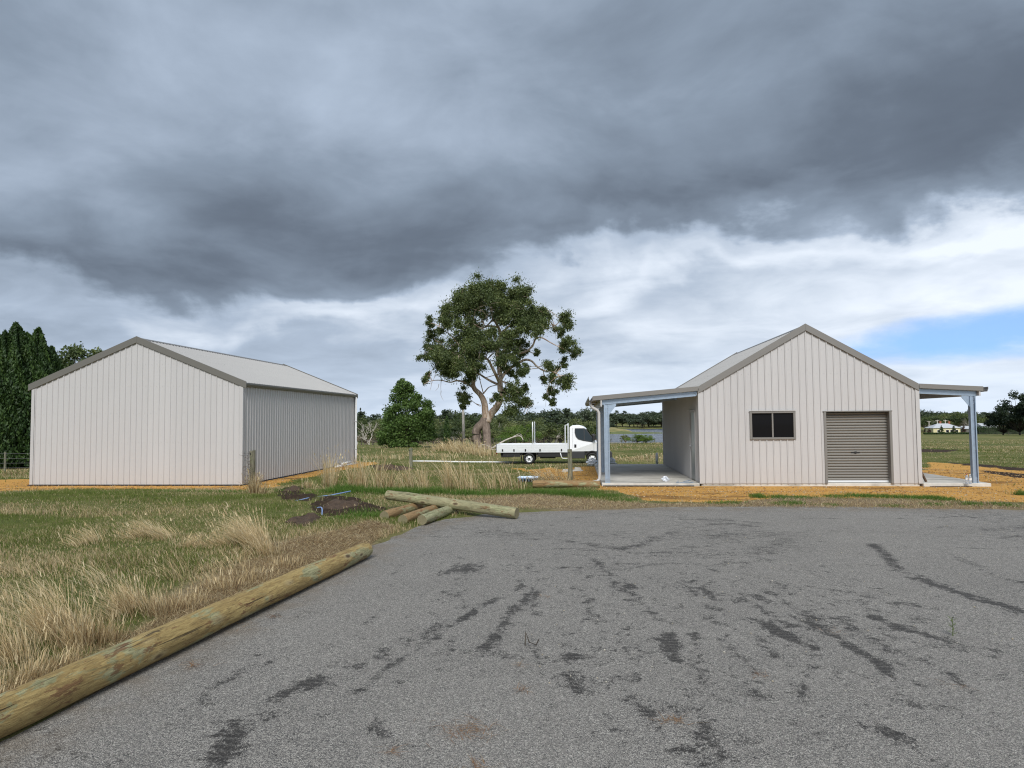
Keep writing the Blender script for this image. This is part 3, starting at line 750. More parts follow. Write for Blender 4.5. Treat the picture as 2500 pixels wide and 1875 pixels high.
def gable_shed(root, X0, X1, Y0, Y1, ZB, ZE, ZA, pitch, front_holes=(), left_holes=(), roof_over=.05):
    W = X1 - X0; L = Y1 - Y0; XM = (X0 + X1) / 2; sl = (ZA - ZE) / (W / 2)
    top = lambda u: ZE - ZB + sl * min(u, W - u)
    st = (W / 2 - .146 * pitch / .19) % pitch
    sheets(root, 'wall_sheet', M['wall'], (X0, Y0, ZB), (1, 0, 0), (0, 0, 1), (0, -1, 0), W, lambda u: 0, top, front_holes, pitch, cuts=(W / 2,), start=st)
    sheets(root, 'wall_sheet', M['wall'], (X1, Y1, ZB), (-1, 0, 0), (0, 0, 1), (0, 1, 0), W, lambda u: 0, top, (), pitch, cuts=(W / 2,), start=st)
    sheets(root, 'wall_sheet', M['wall'], (X1, Y0, ZB), (0, 1, 0), (0, 0, 1), (1, 0, 0), L, lambda u: 0, lambda u: ZE - ZB, (), pitch)
    sheets(root, 'wall_sheet', M['wall'], (X0, Y1, ZB), (0, -1, 0), (0, 0, 1), (-1, 0, 0), L, lambda u: 0, lambda u: ZE - ZB, left_holes, pitch)
    rows = [.30, 1.32, 2.25]
    screws(root, 'screw_row', M['screw'], (X0, Y0, ZB), (1, 0, 0), (0, 0, 1), (0, -1, 0), W, rows + [3.1, 3.8], pitch, st, top, holes=front_holes)
    # roof: one run of sheets on each slope, ribs down the fall
    cs = 1 / math.hypot(1, sl); SLn = (W / 2) / cs
    for s in (-1, 1):
        V = Vector((-s * cs, 0, sl * cs)); N = Vector((s * sl * cs, 0, cs)); xe = X0 if s < 0 else X1
        U = Vector((0, 1, 0)); org = Vector((xe, Y0 - .04, ZE)) + N * .035
        if s > 0: pass
        sheets(root, 'roof_sheet', M['roof'], org, U, V, N, L + .08, lambda u: -roof_over, lambda u: SLn, (), pitch)
        m = MB(); mk_ = []
        o2 = Vector((xe, Y0, ZB))
        for v in np.linspace(.25, SLn - .25, 5):
            u = .146 * pitch / .19
            while u < L:
                c = org + U * u + V * v + N * .028; r = .009
                m.add([c + U * r, c + V * r, c - U * r, c - V * r, c + N * .012], [(0, 1, 4), (1, 2, 4), (2, 3, 4), (3, 0, 4)])
                u += pitch
        m.build('roof_screw_row', M['screw'], root, kind='stuff')
    # ridge capping
    rc = MB(); w_ = .16
    zr = ZA + .035 / cs * 1.0 + .034
    rc.prism([(XM - w_, zr - w_ * sl), (XM, zr), (XM + w_, zr - w_ * sl), (XM + w_, zr - w_ * sl - .012), (XM, zr - .012), (XM - w_, zr - w_ * sl - .012)], 'y', Y0 - .05, Y1 + .05)
    rc.build('ridge_cap', M['trim2'], root)
    return sl, cs, top
def barge(root, mat, pts, y0, y1, dep, top):
    """folded capping on a gable edge: pts along the slope (x, z of the roof line)"""
    for (xa, za), (xb, zb) in zip(pts, pts[1:]):
        m = MB(); m.prism([(xa, za + top), (xb, zb + top), (xb, zb + top - dep), (xa, za + top - dep)], 'y', y0, y1)
        m.build('barge_cap', mat, root, bevel=.004, segs=1)
def gutter(root, mat, x, z, y0, y1, s, size=.11):
    """quad gutter: s=+1 hangs off the +x side"""
    p = [(0, 0), (0, -size), (size * .75, -size), (size, -size * .35), (size, .012), (size * .9, .012), (size * .9, -size * .33), (size * .70, -size * .9), (size * .08, -size * .9), (size * .08, 0)]
    m = MB(); m.prism([(x + s * a, z + b) for a, b in p], 'y', y0, y1); return m.build('gutter', mat, root)

# ------------------------------------------------------------------ left shed
LX0, LX1, LY0, LY1, LZB, LZE, LZA = -17.47, -10.44, 21.4, 32.7, -.305, 2.86, 4.30
lshed = empty('storage_shed', (LX0 + (LX1 - LX0) / 2, LY0, LZB), label='long pale grey steel shed with a blank windowless gable, beside the tall hedge', cat='shed')
def adopt(root):
    """turns children built in world space into children of a root that stands elsewhere"""
    mi = Matrix.Translation(-Vector(root.location))
    for c in root.children: c.matrix_parent_inverse = mi
sl, cs, top = gable_shed(lshed, LX0, LX1, LY0, LY1, LZB, LZE, LZA, .19)
LXM = (LX0 + LX1) / 2
for yy0, yy1 in ((LY0 - .055, LY0 - .030), (LY1 + .030, LY1 + .055)):
    barge(lshed, M['trim'], [(LX0 - .14, LZE - .14 * sl), (LXM, LZA)], yy0, yy1, .21, .105)
    barge(lshed, M['trim'], [(LXM, LZA), (LX1 + .14, LZE - .14 * sl)], yy0, yy1, .21, .105)
for s, xe in ((-1, LX0), (1, LX1)):
    gutter(lshed, M['trim'], xe + s * .035, LZE + .0, LY0 - .03, LY1 + .03, s, .10)
for xx, yy in ((LX0, LY0), (LX1, LY0), (LX0, LY1), (LX1, LY1)):
    sx, sy = (1 if xx == LX0 else -1), (1 if yy == LY0 else -1); m = MB()
    m.box(*sorted((xx - sx * .032, xx - sx * .029)), *sorted((yy - sy * .03, yy + sy * .07)), LZB, LZE - .03)
    m.box(*sorted((xx - sx * .029, xx + sx * .075)), *sorted((yy - sy * .032, yy - sy * .029)), LZB, LZE - .03); m.build('corner_flashing', M['wall'], lshed)
MB().box(LX0 + .03, LX1 - .03, LY0 + .03, LY1 - .03, LZB - .12, LZB + .02).build('slab', M['concrete'], lshed)
def ragged_film(root, y, x0, x1, z0, z1, seed, face):
    rr = random.Random(seed); m = MB(); n = 46; vs = []
    for i in range(n + 1):
        t = i / n; x = x0 + (x1 - x0) * t; k = .5 + .5 * math.sin(i * 1.7 + seed) * rr.random()
        a = (x, y - .004 - .02 * rr.random(), z1); b = (x, y - .03 - .10 * k, z0 + .03 * rr.random())
        if face == 'x': a = (y + .004 + .02 * rr.random(), x, z1); b = (y + .03 + .09 * k, x, z0 + .03 * rr.random())
        vs += [a, b]
    m.add(vs, [(2 * i, 2 * i + 1, 2 * i + 3, 2 * i + 2) for i in range(n)]); return m.build('damp_membrane', M['black'], root)
ragged_film(lshed, LY0 + .03, LX0 - .1, LX1, LZB - .045, LZB + .0, 3, 'y'); ragged_film(lshed, LX1 - .03, LY0, LY1, LZB - .05, LZB + .0, 5, 'x')
m = MB(); m.tube([(LX1 + .10, LY1 - .12, LZE - .10), (LX1 + .10, LY1 - .12, 0), (LX1 + .10, LY1 - .12, LZB - .02)], .05, 10); m.build('downpipe', M['pvc'], lshed, True)
for zz in (.3, 1.6): MB().box(LX1 + .02, LX1 + .155, LY1 - .175, LY1 - .065, zz, zz + .03).build('pipe_bracket', M['wall'], lshed)
adopt(lshed)

# ------------------------------------------------------------------ right shed
RX0, RX1, RY0, RY1, RZB, RZE, RZA = 3.50, 9.50, 20.8, 29.4, -.225, 2.46, 4.20
RXM = (RX0 + RX1) / 2
WX0, WX1, WZ0, WZ1 = 4.91, 6.15, 1.03, 1.815          # window opening
DX0, DX1, DZ1 = 6.94, 8.77, 1.785                     # roller door opening
PY0, PY1, PZ1 = 21.40, 22.42, 1.85                    # side door opening
shed = empty('verandah_shed', (RXM, RY0, -.30), label='pale grey gabled steel shed with roller door, window and open side verandahs', cat='shed')
fh = [(WX0 - RX0, WX1 - RX0, WZ0 - RZB, WZ1 - RZB), (DX0 - RX0, DX1 - RX0, 0.0, DZ1 - RZB)]
lh = [(RY1 - PY1, RY1 - PY0, 0.0, PZ1 - RZB)]
sl, cs, top = gable_shed(shed, RX0, RX1, RY0, RY1, RZB, RZE, RZA, .19, fh, lh, 0.0)
for yy0, yy1 in ((RY0 - .055, RY0 - .030), (RY1 + .030, RY1 + .055)):
    barge(shed, M['trim2'], [(RX0 - .02, RZE - .02 * sl), (RXM, RZA)], yy0, yy1, .20, .105)
    barge(shed, M['trim2'], [(RXM, RZA), (RX1 + .02, RZE - .02 * sl)], yy0, yy1, .20, .105)
for xx, yy in ((RX0, RY0), (RX1, RY0), (RX0, RY1), (RX1, RY1)):
    sx, sy = (1 if xx == RX0 else -1), (1 if yy == RY0 else -1); m = MB()
    m.box(*sorted((xx - sx * .032, xx - sx * .029)), *sorted((yy - sy * .03, yy + sy * .09)), RZB, RZE - .03)
    m.box(*sorted((xx - sx * .029, xx + sx * .075)), *sorted((yy - sy * .032, yy - sy * .029)), RZB, RZE - .03); m.build('corner_flashing', M['wall'], shed)
MB().box(RX0 + .02, RX1 - .02, RY0 + .02, RY1 - .02, -.36, RZB + .012).build('slab', M['concrete'], shed, bevel=.01, segs=1)
# window
wn = MB(); y0, y1 = RY0 - .045, RY0 + .04; fw = .05
wn.box(WX0 - .012, WX0 + fw, y0, y1, WZ0 - .012, WZ1 + .012).box(WX1 - fw, WX1 + .012, y0, y1, WZ0 - .012, WZ1 + .012)
wn.box(WX0 + fw, WX1 - fw, y0, y1, WZ1 - fw, WZ1 + .012).box(WX0 + fw, WX1 - fw, y0 - .006, y1, WZ0 - .012, WZ0 + fw)
win = wn.build('window', M['trim2'], shed, bevel=.004, segs=1)
wm = (WX0 + WX1) / 2
MB().box(wm - .02, wm + .02, y0 + .012, y1 - .002, WZ0 + fw, WZ1 - fw).build('mullion', M['trim2'], win)
MB().box(WX0 + fw + .002, wm - .022, RY0 + .012, RY0 + .018, WZ0 + fw + .002, WZ1 - fw - .002).build('pane', M['glass'], win)
MB().box(wm + .022, WX1 - fw - .002, RY0 - .002, RY0 + .004, WZ0 + fw + .002, WZ1 - fw - .002).build('pane', M['glass'], win)
MB().box(WX0 - .035, WX1 + .035, RY0 - .062, RY0 - .047, WZ1 + .014, WZ1 + .03).build('head_flashing', M['wall'], win)
# roller door
rd = empty('roller_door', ((DX0 + DX1) / 2, RY0, RZB)); rd.parent = shed
dy = RY0 + .19
m = MB(); nsl = 25; z = DZ1 - .02; zb = RZB + .075; step = (DZ1 - zb) / nsl; vs = []; prof = []
for i in range(nsl):
    z0 = zb + i * step
    prof += [(0.0, z0), (.024, z0 + step * .10), (.034, z0 + step * .28), (.034, z0 + step * .58), (.024, z0 + step * .78), (0.0, z0 + step * .90)]
prof.append((0.0, DZ1 + .1))
vs = [(DX0 + .05, dy - a, b) for a, b in prof] + [(DX1 - .05, dy - a, b) for a, b in prof]; n = len(prof)
m.add(vs, [(i, n + i, n + i + 1, i + 1) for i in range(n - 1)]); m.build('curtain', M['door'], rd)
MB().box(DX0 + .05, DX1 - .05, dy - .03, dy + .01, RZB + .022, RZB + .072).build('bottom_rail', M['alu'], rd, bevel=.004, segs=1)
for a, b in ((DX0 - .004, DX0 + .062), (DX1 - .062, DX1 + .004)):
    MB().box(a, b, RY0 - .034, dy + .05, RZB, DZ1).build('jamb', M['trim2'], rd, bevel=.003, segs=1)
MB().box(DX0 - .02, DX1 + .02, RY0 - .036, RY0 + .03, DZ1, DZ1 + .03).build('lintel', M['trim2'], rd, bevel=.003, segs=1)
hd = MB(); hx = (DX0 + DX1) / 2 - .02; hd.box(hx - .12, hx + .12, dy - .048, dy - .024, .625, .65).box(hx - .03, hx + .03, dy - .055, dy - .024, .61, .665); hd.build('handle', M['black'], rd, bevel=.004, segs=1)
rd.matrix_parent_inverse = Matrix.Translation(-Vector(shed.location))
for c in rd.children: c.matrix_parent_inverse = Matrix.Translation(-Vector(rd.location))
rdm = rd.matrix_parent_inverse
# side door under the verandah
pd = empty('side_door', (RX0, (PY0 + PY1) / 2, RZB)); pd.parent = shed
MB().box(RX0 - .012, RX0 + .028, PY0 + .045, PY1 - .045, RZB + .02, PZ1 - .04).build('leaf', M['steel_door'], pd, bevel=.004, segs=1)
m = MB(); m.box(RX0 - .045, RX0 + .05, PY0, PY0 + .043, RZB + .002, PZ1).box(RX0 - .045, RX0 + .05, PY1 - .043, PY1, RZB + .002, PZ1).box(RX0 - .045, RX0 + .05, PY0 + .043, PY1 - .043, PZ1 - .038, PZ1); m.build('frame', M['wall'], pd)
MB().box(RX0 - .085, RX0 - .01, PY0 - .04, PY1 + .04, PZ1 + .01, PZ1 + .028).build('head_flashing', M['wall'], pd)
m = MB(); m.tube([(RX0 - .012, PY1 - .12, .80), (RX0 - .07, PY1 - .12, .80)], .018, 10); m.tube([(RX0 - .065, PY1 - .12, .80), (RX0 - .065, PY1 - .25, .80)], .011, 8); m.build('handle', M['chrome'], pd, True)
MB().box(RX0 - .018, RX0 - .011, PY1 - .15, PY1 - .09, .70, .88).build('lock_plate', M['chrome'], pd)
pd.matrix_parent_inverse = Matrix.Translation(-Vector(shed.location))
for c in pd.children: c.matrix_parent_inverse = Matrix.Translation(-Vector(pd.location))
# verandahs
def c_post(x, y, z0, z1, s):
    """back-to-back C section post, web towards the camera side"""
    m = MB(); w_, d_, t_ = .10, .15, .008
    for yy in (-1, 1):
        m.box(x - d_ / 2, x + d_ / 2, *sorted((y + yy * .004, y + yy * (.004 + t_))), z0, z1)
        for sx in (-1, 1): m.box(*sorted((x + sx * (d_ / 2 - t_), x + sx * d_ / 2)), *sorted((y + yy * (.004 + t_), y + yy * w_ * .62)), z0, z1)
        for sx in (-1, 1): m.box(*sorted((x + sx * (d_ / 2 - .028), x + sx * (d_ / 2 - t_))), *sorted((y + yy * w_ * .55, y + yy * w_ * .62)), z0, z1)
    p = m.build('verandah_post', M['galv'], shed)
    f = MB(); f.box(x - d_ / 2 + .009, x + d_ / 2 - .009, y - .034, y - .013, z0, z0 + .16); f.build('foot_bracket', M['galv'], p)
    b = MB()
    for zz in (z0 + .05, z0 + .11, z0 + .9, z1 - .10, z1 - .22):
        for sx in (-.04, .04): b.tube([(x + sx, y - .012, zz), (x + sx, y - .048 if zz < z0 + .2 else y - .026, zz)], .011, 6)
    b.build('bolt', M['chrome'], p)
    k = MB(); kx = -s
    k.prism([(x + kx * .075, z1), (x + kx * .28, z1 + .02), (x + kx * .28, z1 - .03), (x + kx * .10, z1 - .26), (x + kx * .075, z1 - .30)], 'y', y - .024, y - .012); k.build('knee_bracket', M['galv'], p)
    return p
def verandah(s, xin, xout, zin, zout, slab_out, post_x, slab_z, fasc):
    y0, y1 = RY0 - .02, RY1 + .02; slp = (zin - zout) / abs(xout - xin)
    L = y1 - y0; V = Vector((-s, 0, slp)).normalized(); N = Vector((s * slp, 0, 1)).normalized()
    sheets(shed, 'roof_sheet', M['roof'], (xout, y0, zout + .01), (0, 1, 0), V, N, L, lambda u: 0, lambda u: math.hypot(xout - xin, zin - zout), (), .19)
    for yy in (y0 - .035, y1 + .01):
        m = MB(); m.prism([(xin, zin + .055), (xout, zout + .055), (xout, zout - .075), (xin, zin - .075)], 'y', yy, yy + .022); m.build('barge_cap', M['trim2'], shed, bevel=.003, segs=1)
    for yp in (RY0 + .10, RY0 + 4.2, RY0 + 8.35):
        m = MB(); xa, xb = xin - s * -.03, post_x + s * .12
        za = lambda x: zin - slp * abs(x - xin) - .075
        for dz0, dz1, t0, t1 in ((-.014, 0, -.03, .05), (-.13, -.014, -.03, -.018), (-.144, -.13, -.03, .05)):
            m.prism([(xa, za(xa) + dz1), (xb, za(xb) + dz1), (xb, za(xb) + dz0), (xa, za(xa) + dz0)], 'y', yp + t0, yp + t1)
        m.build('rafter', M['galv'], shed)
        c_post(post_x, yp, slab_z, za(post_x) - .15, s)
        if yp < RY0 + 1:
            MB().prism([(xin + s * .02, za(xin) - .02), (xin + s * .11, za(xin + s * .1) - .03), (xin + s * .02, za(xin) - .13)], 'y', yp - .045, yp - .034).build('cleat', M['galv'], shed)
    for k, f_ in enumerate((.22, .5, .78)):                 # purlins carrying the sheets
        xx = xin + (xout - xin) * f_; zz = zin + (zout - zin) * f_
        MB().box(xx - .03, xx + .03, y0 + .12, y1 - .05, zz - .085, zz - .006).build('purlin', M['galv'], shed)
    # eave beam, gutter
    bx = post_x + s * .13
    MB().box(*sorted((bx, bx + s * .045)), y0 - .01, y1 - .02, zout - fasc, zout - .03).build('eave_beam', M['wall'], shed, bevel=.003, segs=1)
    g = gutter(shed, M['trim2'], xout, zout + .03, y0 - .05, y1 + .02, s, .12)
    MB().box(*sorted((xin + s * .012, slab_out)), RY0 - .06, RY1 + .05, slab_z - .13, slab_z).build('verandah_slab', M['concrete'], shed, bevel=.012, segs=2)
verandah(-1, RX0 - .03, .46, 2.50, 2.25, .69, .86, -.21, .25)
verandah(1, RX1 + .03, 11.22, 2.50, 2.40, 11.32, 10.98, -.215, .20)
# stormwater pipe with an elbow kicking out at the bottom
m = MB(); m.tube([(.40, 20.92, 2.14), (.40, 20.92, 2.06), (.45, 20.92, 1.98), (.60, 20.93, 1.90), (.64, 20.94, 1.82), (.64, 20.94, 1.0), (.64, 20.94, 0.05), (.63, 20.93, -.10), (.57, 20.91, -.17), (.42, 20.90, -.19), (.36, 20.89, -.22), (.345, 20.885, -.30)], .045, 12); m.build('downpipe', M['pipe_paint'], shed, True)
ragged_film(shed, RY0 - .065, .72, 3.3, -.345, -.27, 9, 'y'); ragged_film(shed, RY0 - .065, 9.7, 10.8, -.345, -.29, 12, 'y')
mi = Matrix.Translation(-Vector(shed.location))
for c in shed.children:
    if c.type == 'MESH': c.matrix_parent_inverse = mi

# ------------------------------------------------------------------ tray truck (local x forward, origin under the rear axle)
def make_truck(loc):
    T = empty('tray_truck', loc, label='white tray truck with dropside boards and single cab, parked on grass behind the verandah', cat='truck')
    P = lambda o: o
    def part(name, mb, mat, **kw): return mb.build(name, M[mat], T, **kw)
    hw = 1.02
    # chassis, cross members, boxes
    m = MB()
    for y in (-.42, .36): m.box(-1.75, 4.3, y, y + .07, .52, .66)
    for x in np.arange(-1.7, 2.3, .45): m.box(x, x + .06, -hw + .06, hw - .06, .662, .735)
    for y in (-.97, .91): m.box(-1.55, -.52, y, y + .06, .44, .70); m.box(.50, 2.36, y, y + .06, .44, .70)
    part('chassis', m, 'black')
    m = MB(); m.box(-1.70, -1.0, -.80, .80, .40, .60); part('spare_wheel_box', m, 'black', bevel=.04)
    m = MB(); m.box(.62, 1.55, -.86, -.46, .34, .60); part('fuel_tank', m, 'plastic', bevel=.05)
    m = MB(); m.box(1.0, 1.9, .46, .86, .34, .60); part('tool_box', m, 'plastic', bevel=.05)
    m = MB(); m.box(-1.93, 2.32, -hw, hw, .738, .775); part('tray_floor', m, 'alu', bevel=.006, segs=1)
    m = MB()
    for s in (-1, 1): m.box(-1.93, 2.32, *sorted((s * hw, s * (hw + .025))), .70, .765)
    part('tray_rail', m, 'alu')
    # dropside boards: two each side, tailboard, each of four hollow planks
    def board(x0, x1, y, nm):
        mb = MB(); n = 4; h = .40 / n
        for k in range(n): mb.box(x0, x1, y - .016, y + .016, .78 + k * h + .008, .78 + (k + 1) * h - .008)
        mb.box(x0 + .002, x1 - .002, y - .011, y + .011, .78, 1.18)
        o = part(nm, mb, 'alu', bevel=.004, segs=1)
        lat = MB()
        for xx in np.linspace(x0 + .35, x1 - .35, 3 if x1 - x0 > 2.0 else 2):
            lat.box(xx - .04, xx + .04, *sorted((y + math.copysign(.017, y), y + math.copysign(.05, y))), .76, .90)
        lat.build('latch', M['black'], o, bevel=.008, segs=1)
        return o
    for s in (-1, 1):
        board(-1.92, .14, s * (hw + .003), 'dropside_board'); board(.30, 2.26, s * (hw + .003), 'dropside_board')
        m = MB(); m.box(.165, .275, *sorted((s * (hw - .02), s * (hw + .035))), .70, 1.22)
        m.box(.145, .164, *sorted((s * (hw + .0), s * (hw + .04))), .80, 1.19); m.box(.276, .295, *sorted((s * (hw + .0), s * (hw + .04))), .80, 1.19)
        part('stanchion', m, 'alu')
        m = MB(); m.tube([(.22, s * hw, 1.15), (.22, s * hw, 2.44), (.22, s * (hw - .05), 2.48)], .035, 8); part('rack_pole', m, 'alu', smooth_=True)
        m = MB(); m.box(-1.95, -1.925, *sorted((s * (hw - .05), s * (hw + .03))), .78, 1.2); part('corner_post', m, 'black')
    mb = MB()
    for k in range(4): mb.box(-1.945, -1.915, -hw + .06, hw - .06, .78 + k * .1 + .004, .78 + (k + 1) * .1 - .004)
    part('tailboard', mb, 'alu')
    m = MB(); m.tube([(.22, -hw + .05, 2.48), (.22, hw - .05, 2.48)], .03, 8)
    # headboard with mesh grille
    m = MB()
    for s in (-1, 1): m.tube([(2.30, s * .98, .76), (2.30, s * .98, 2.30), (2.30, s * .93, 2.36)], .032, 8)
    m.tube([(2.30, -.93, 2.36), (2.30, .93, 2.36)], .032, 8); m.tube([(2.30, -.98, 1.18), (2.30, .98, 1.18)], .028, 8)
    for z in np.arange(1.26, 2.3, .055): m.box(2.29, 2.31, -.96, .96, z, z + .022)
    for y in (-.5, 0, .5): m.box(2.285, 2.315, y - .02, y + .02, .78, 2.34)
    part('headboard', m, 'alu')
    m = MB(); m.box(2.02, 2.28, -.99, -.93, 1.2, 1.24); m.tube([(2.12, -.96, 1.18), (2.12, -.96, 2.28), (2.29, -.96, 2.30)], .02, 6); m.tube([(2.12, .96, 1.18), (2.12, .96, 2.28), (2.29, .96, 2.30)], .02, 6); part('ladder_rack', m, 'alu')
    # cab: side outline lofted across, narrowing upwards
    out = [(2.39, .74), (2.39, 1.30), (2.40, 2.17), (2.56, 2.27), (2.95, 2.285), (3.22, 2.22), (3.36, 2.12), (3.86, 1.44), (4.02, 1.30), (4.42, 1.15), (4.66, .98), (4.77, .74)]
    def half(x, z): return (1.0 - max(0, z - 1.28) * .155) * (1 - max(0, x - 4.05) ** 2 * .24)
    n = len(out); st = [-1, -.93, -.5, 0, .5, .93, 1]; vs = []
    for s in st:
        for (x, z) in out:
            e = 1 - abs(s); bx = x; bz = z
            if abs(s) == 1: bz = z - (.045 if z > 2 else 0)
            if x > 3.2: bx = x - .10 * s * s
            vs.append((bx, s * half(x, z), bz))
    fs = [(k * n + i, k * n + (i + 1) % n, (k + 1) * n + (i + 1) % n, (k + 1) * n + i) for k in range(len(st) - 1) for i in range(n)]
    fs += [tuple(range(n))[::-1], tuple((len(st) - 1) * n + i for i in range(n))]
    m = MB(); m.add(vs, fs); cab = part('cab', m, 'cab', bevel=.03, segs=3)
    def side_poly(pts, s, off, t=.012):
        mb = MB(); k = len(pts)
        a = [(x - (.10 if x > 3.2 else 0) * 0, s * (half(x, z) + off), z) for x, z in pts]; b = [(x, s * (half(x, z) - t), z) for x, z in pts]
        mb.add(a + b, [tuple(range(k)), tuple(range(k, 2 * k))[::-1]] + [(i, (i + 1) % k, k + (i + 1) % k, k + i) for i in range(k)]); return mb
    for s in (-1, 1):
        wpts = [(2.74, 2.07), (3.24, 2.07), (3.36, 2.00), (3.74, 1.47), (3.74, 1.30), (3.2, 1.40), (2.90, 1.50), (2.78, 1.64), (2.72, 1.86)]
        w_ = side_poly(wpts, s, .006).build('side_window', M['cab_glass'], cab)
        side_poly([(3.22, 2.05), (3.26, 2.05), (3.27, 1.40), (3.23, 1.40)], s, .012).build('window_divider', M['black'], cab)
        ring = [(2.70, 2.10), (3.26, 2.10), (3.39, 2.02), (3.78, 1.47), (3.78, 1.26), (3.2, 1.365), (2.88, 1.465), (2.745, 1.63), (2.685, 1.86)]
        side_poly(ring, s, .003).build('window_seal', M['black'], cab)
        side_poly([(2.66, 1.16), (2.78, 1.16), (2.78, .98), (2.66, .98)], s, .022).build('door_handle', M['black'], cab, bevel=.008, segs=1)
        side_poly([(2.565, 2.12), (2.572, 2.12), (2.572, .76), (2.565, .76)], s, .002).build('door_seam', M['dark'], cab)
        side_poly([(3.80, 1.24), (3.807, 1.24), (3.807, .78), (3.80, .78)], s, .002).build('door_seam', M['dark'], cab)
        m = MB(); m.box(3.72, 3.90, *sorted((s * 1.05, s * 1.22)), 1.38, 1.72); m.box(3.74, 3.80, *sorted((s * .95, s * 1.06)), 1.44, 1.50); part('wing_mirror', m, 'black', bevel=.03)
        # wheel arch trim
        arch = [(3.70 + .46 * math.cos(a), .33 + .46 * math.sin(a)) for a in np.linspace(math.radians(62) - .5, math.radians(150), 12)]
        inn = [(3.70 + .40 * math.cos(a), .33 + .40 * math.sin(a)) for a in np.linspace(math.radians(62) - .5, math.radians(150), 12)][::-1]
        m = MB(); q_ = arch + inn; m.prism(q_, 'y', *sorted((s * .985, s * 1.03))); part('wheel_arch', m, 'black')
        m = MB(); m.box(4.52, 4.70, *sorted((s * .55, s * .90)), .80, .98); part('headlight', m, 'chrome', bevel=.03)
        m = MB(); m.box(-1.96, -1.93, *sorted((s * .55, s * .95)), .60, .70); part('tail_light', m, 'red_lens', bevel=.01)
    ws = MB(); ws.add([(3.40, -.80, 2.07), (3.40, .80, 2.07), (3.885, .88, 1.44), (3.885, -.88, 1.44)], [(0, 1, 2, 3)]); ws.build('windscreen', M['cab_glass'], cab)
    m = MB(); m.box(2.40, 3.27, -1.0, 1.0, .33, .745); part('sill', m, 'plastic', bevel=.03)
    m = MB(); m.prism([(4.13, .30), (4.80, .30), (4.86, .42), (4.86, .66), (4.78, .745), (4.17, .745)], 'y', -.97, .97); part('bumper', m, 'plastic', bevel=.03)
    m = MB(); m.box(3.25, 4.2, -.85, .85, .50, .80); part('wheel_well', m, 'dark')
    # wheels: tyre, rim with six holes
    def wheel(x, y, s, name='wheel'):
        R, wd = .335, .19
        pr = [(.20, -.085), (.30, -.095), (.325, -.075), (R, -.05), (R, .05), (.325, .075), (.30, .095), (.20, .085)]
        ns = 28; vs = [(x + r * math.cos(2 * math.pi * k / ns), y + s * b, R + r * math.sin(2 * math.pi * k / ns)) for k in range(ns) for r, b in pr]; c = len(pr)
        m = MB(); m.add(vs, [(k * c + j, k * c + (j + 1) % c, ((k + 1) % ns) * c + (j + 1) % c, ((k + 1) % ns) * c + j) for k in range(ns) for j in range(c)])
        w_ = m.build(name, M['black'], T, True)
        m = MB(); pr = [(.205, .08), (.195, .05), (.17, .035), (.11, .055), (.075, .075), (.0, .08)]
        vs = [(x + r * math.cos(2 * math.pi * k / ns), y + s * b, R + r * math.sin(2 * math.pi * k / ns)) for k in range(ns) for r, b in pr]; c = len(pr)
        m.add(vs, [(k * c + j, k * c + j + 1, ((k + 1) % ns) * c + j + 1, ((k + 1) % ns) * c + j) for k in range(ns) for j in range(c - 1)]); m.build('rim', M['alu'], w_, True)
        m = MB()
        for k in range(6):
            a = 2 * math.pi * k / 6 + .3; cx_, cz_ = x + .14 * math.cos(a), R + .14 * math.sin(a)
            m.tube([(cx_, y + s * .03, cz_), (cx_, y + s * .056, cz_)], .024, 8)
        m.tube([(x, y + s * .06, R), (x, y + s * .10, R)], .06, 10); m.build('rim_hole', M['black'], w_)
    for s in (-1, 1):
        wheel(0, s * .90, s); wheel(0, s * .68, s); wheel(3.70, s * .86, s)
        m = MB(); m.box(-.47, -.45, *sorted((s * .55, s * 1.0)), .12, .62); part('mudflap', m, 'black')
        m = MB(); m.tube([(-.40, s * .98, .68), (-.50, s * .98, .30)], .018, 6); m.tube([(.42, s * .98, .68), (.52, s * .98, .34)], .018, 6); part('guard_stay', m, 'plastic')
        m = MB(); m.tube([(1.83, s * .99, .70), (1.90, s * .99, .42), (1.97, s * .99, .34), (2.34, s * .99, .34)], .028, 8); part('step_pipe', m, 'alu', smooth_=True)
    m = MB(); m.tube([(0, -.9, .335), (0, .9, .335)], .06, 8); m.tube([(3.7, -.8, .335), (3.7, .8, .335)], .05, 8); m.box(-.15, .15, -.16, .16, .2, .46); part('axle', m, 'black')
    return T
_tp = on_ground(1292, 1134)
TY = 42.9; TX = at_y(1292, 1134, 41.9)[0]
make_truck((TX, TY, float(ground_z(TX, TY)) + .02))

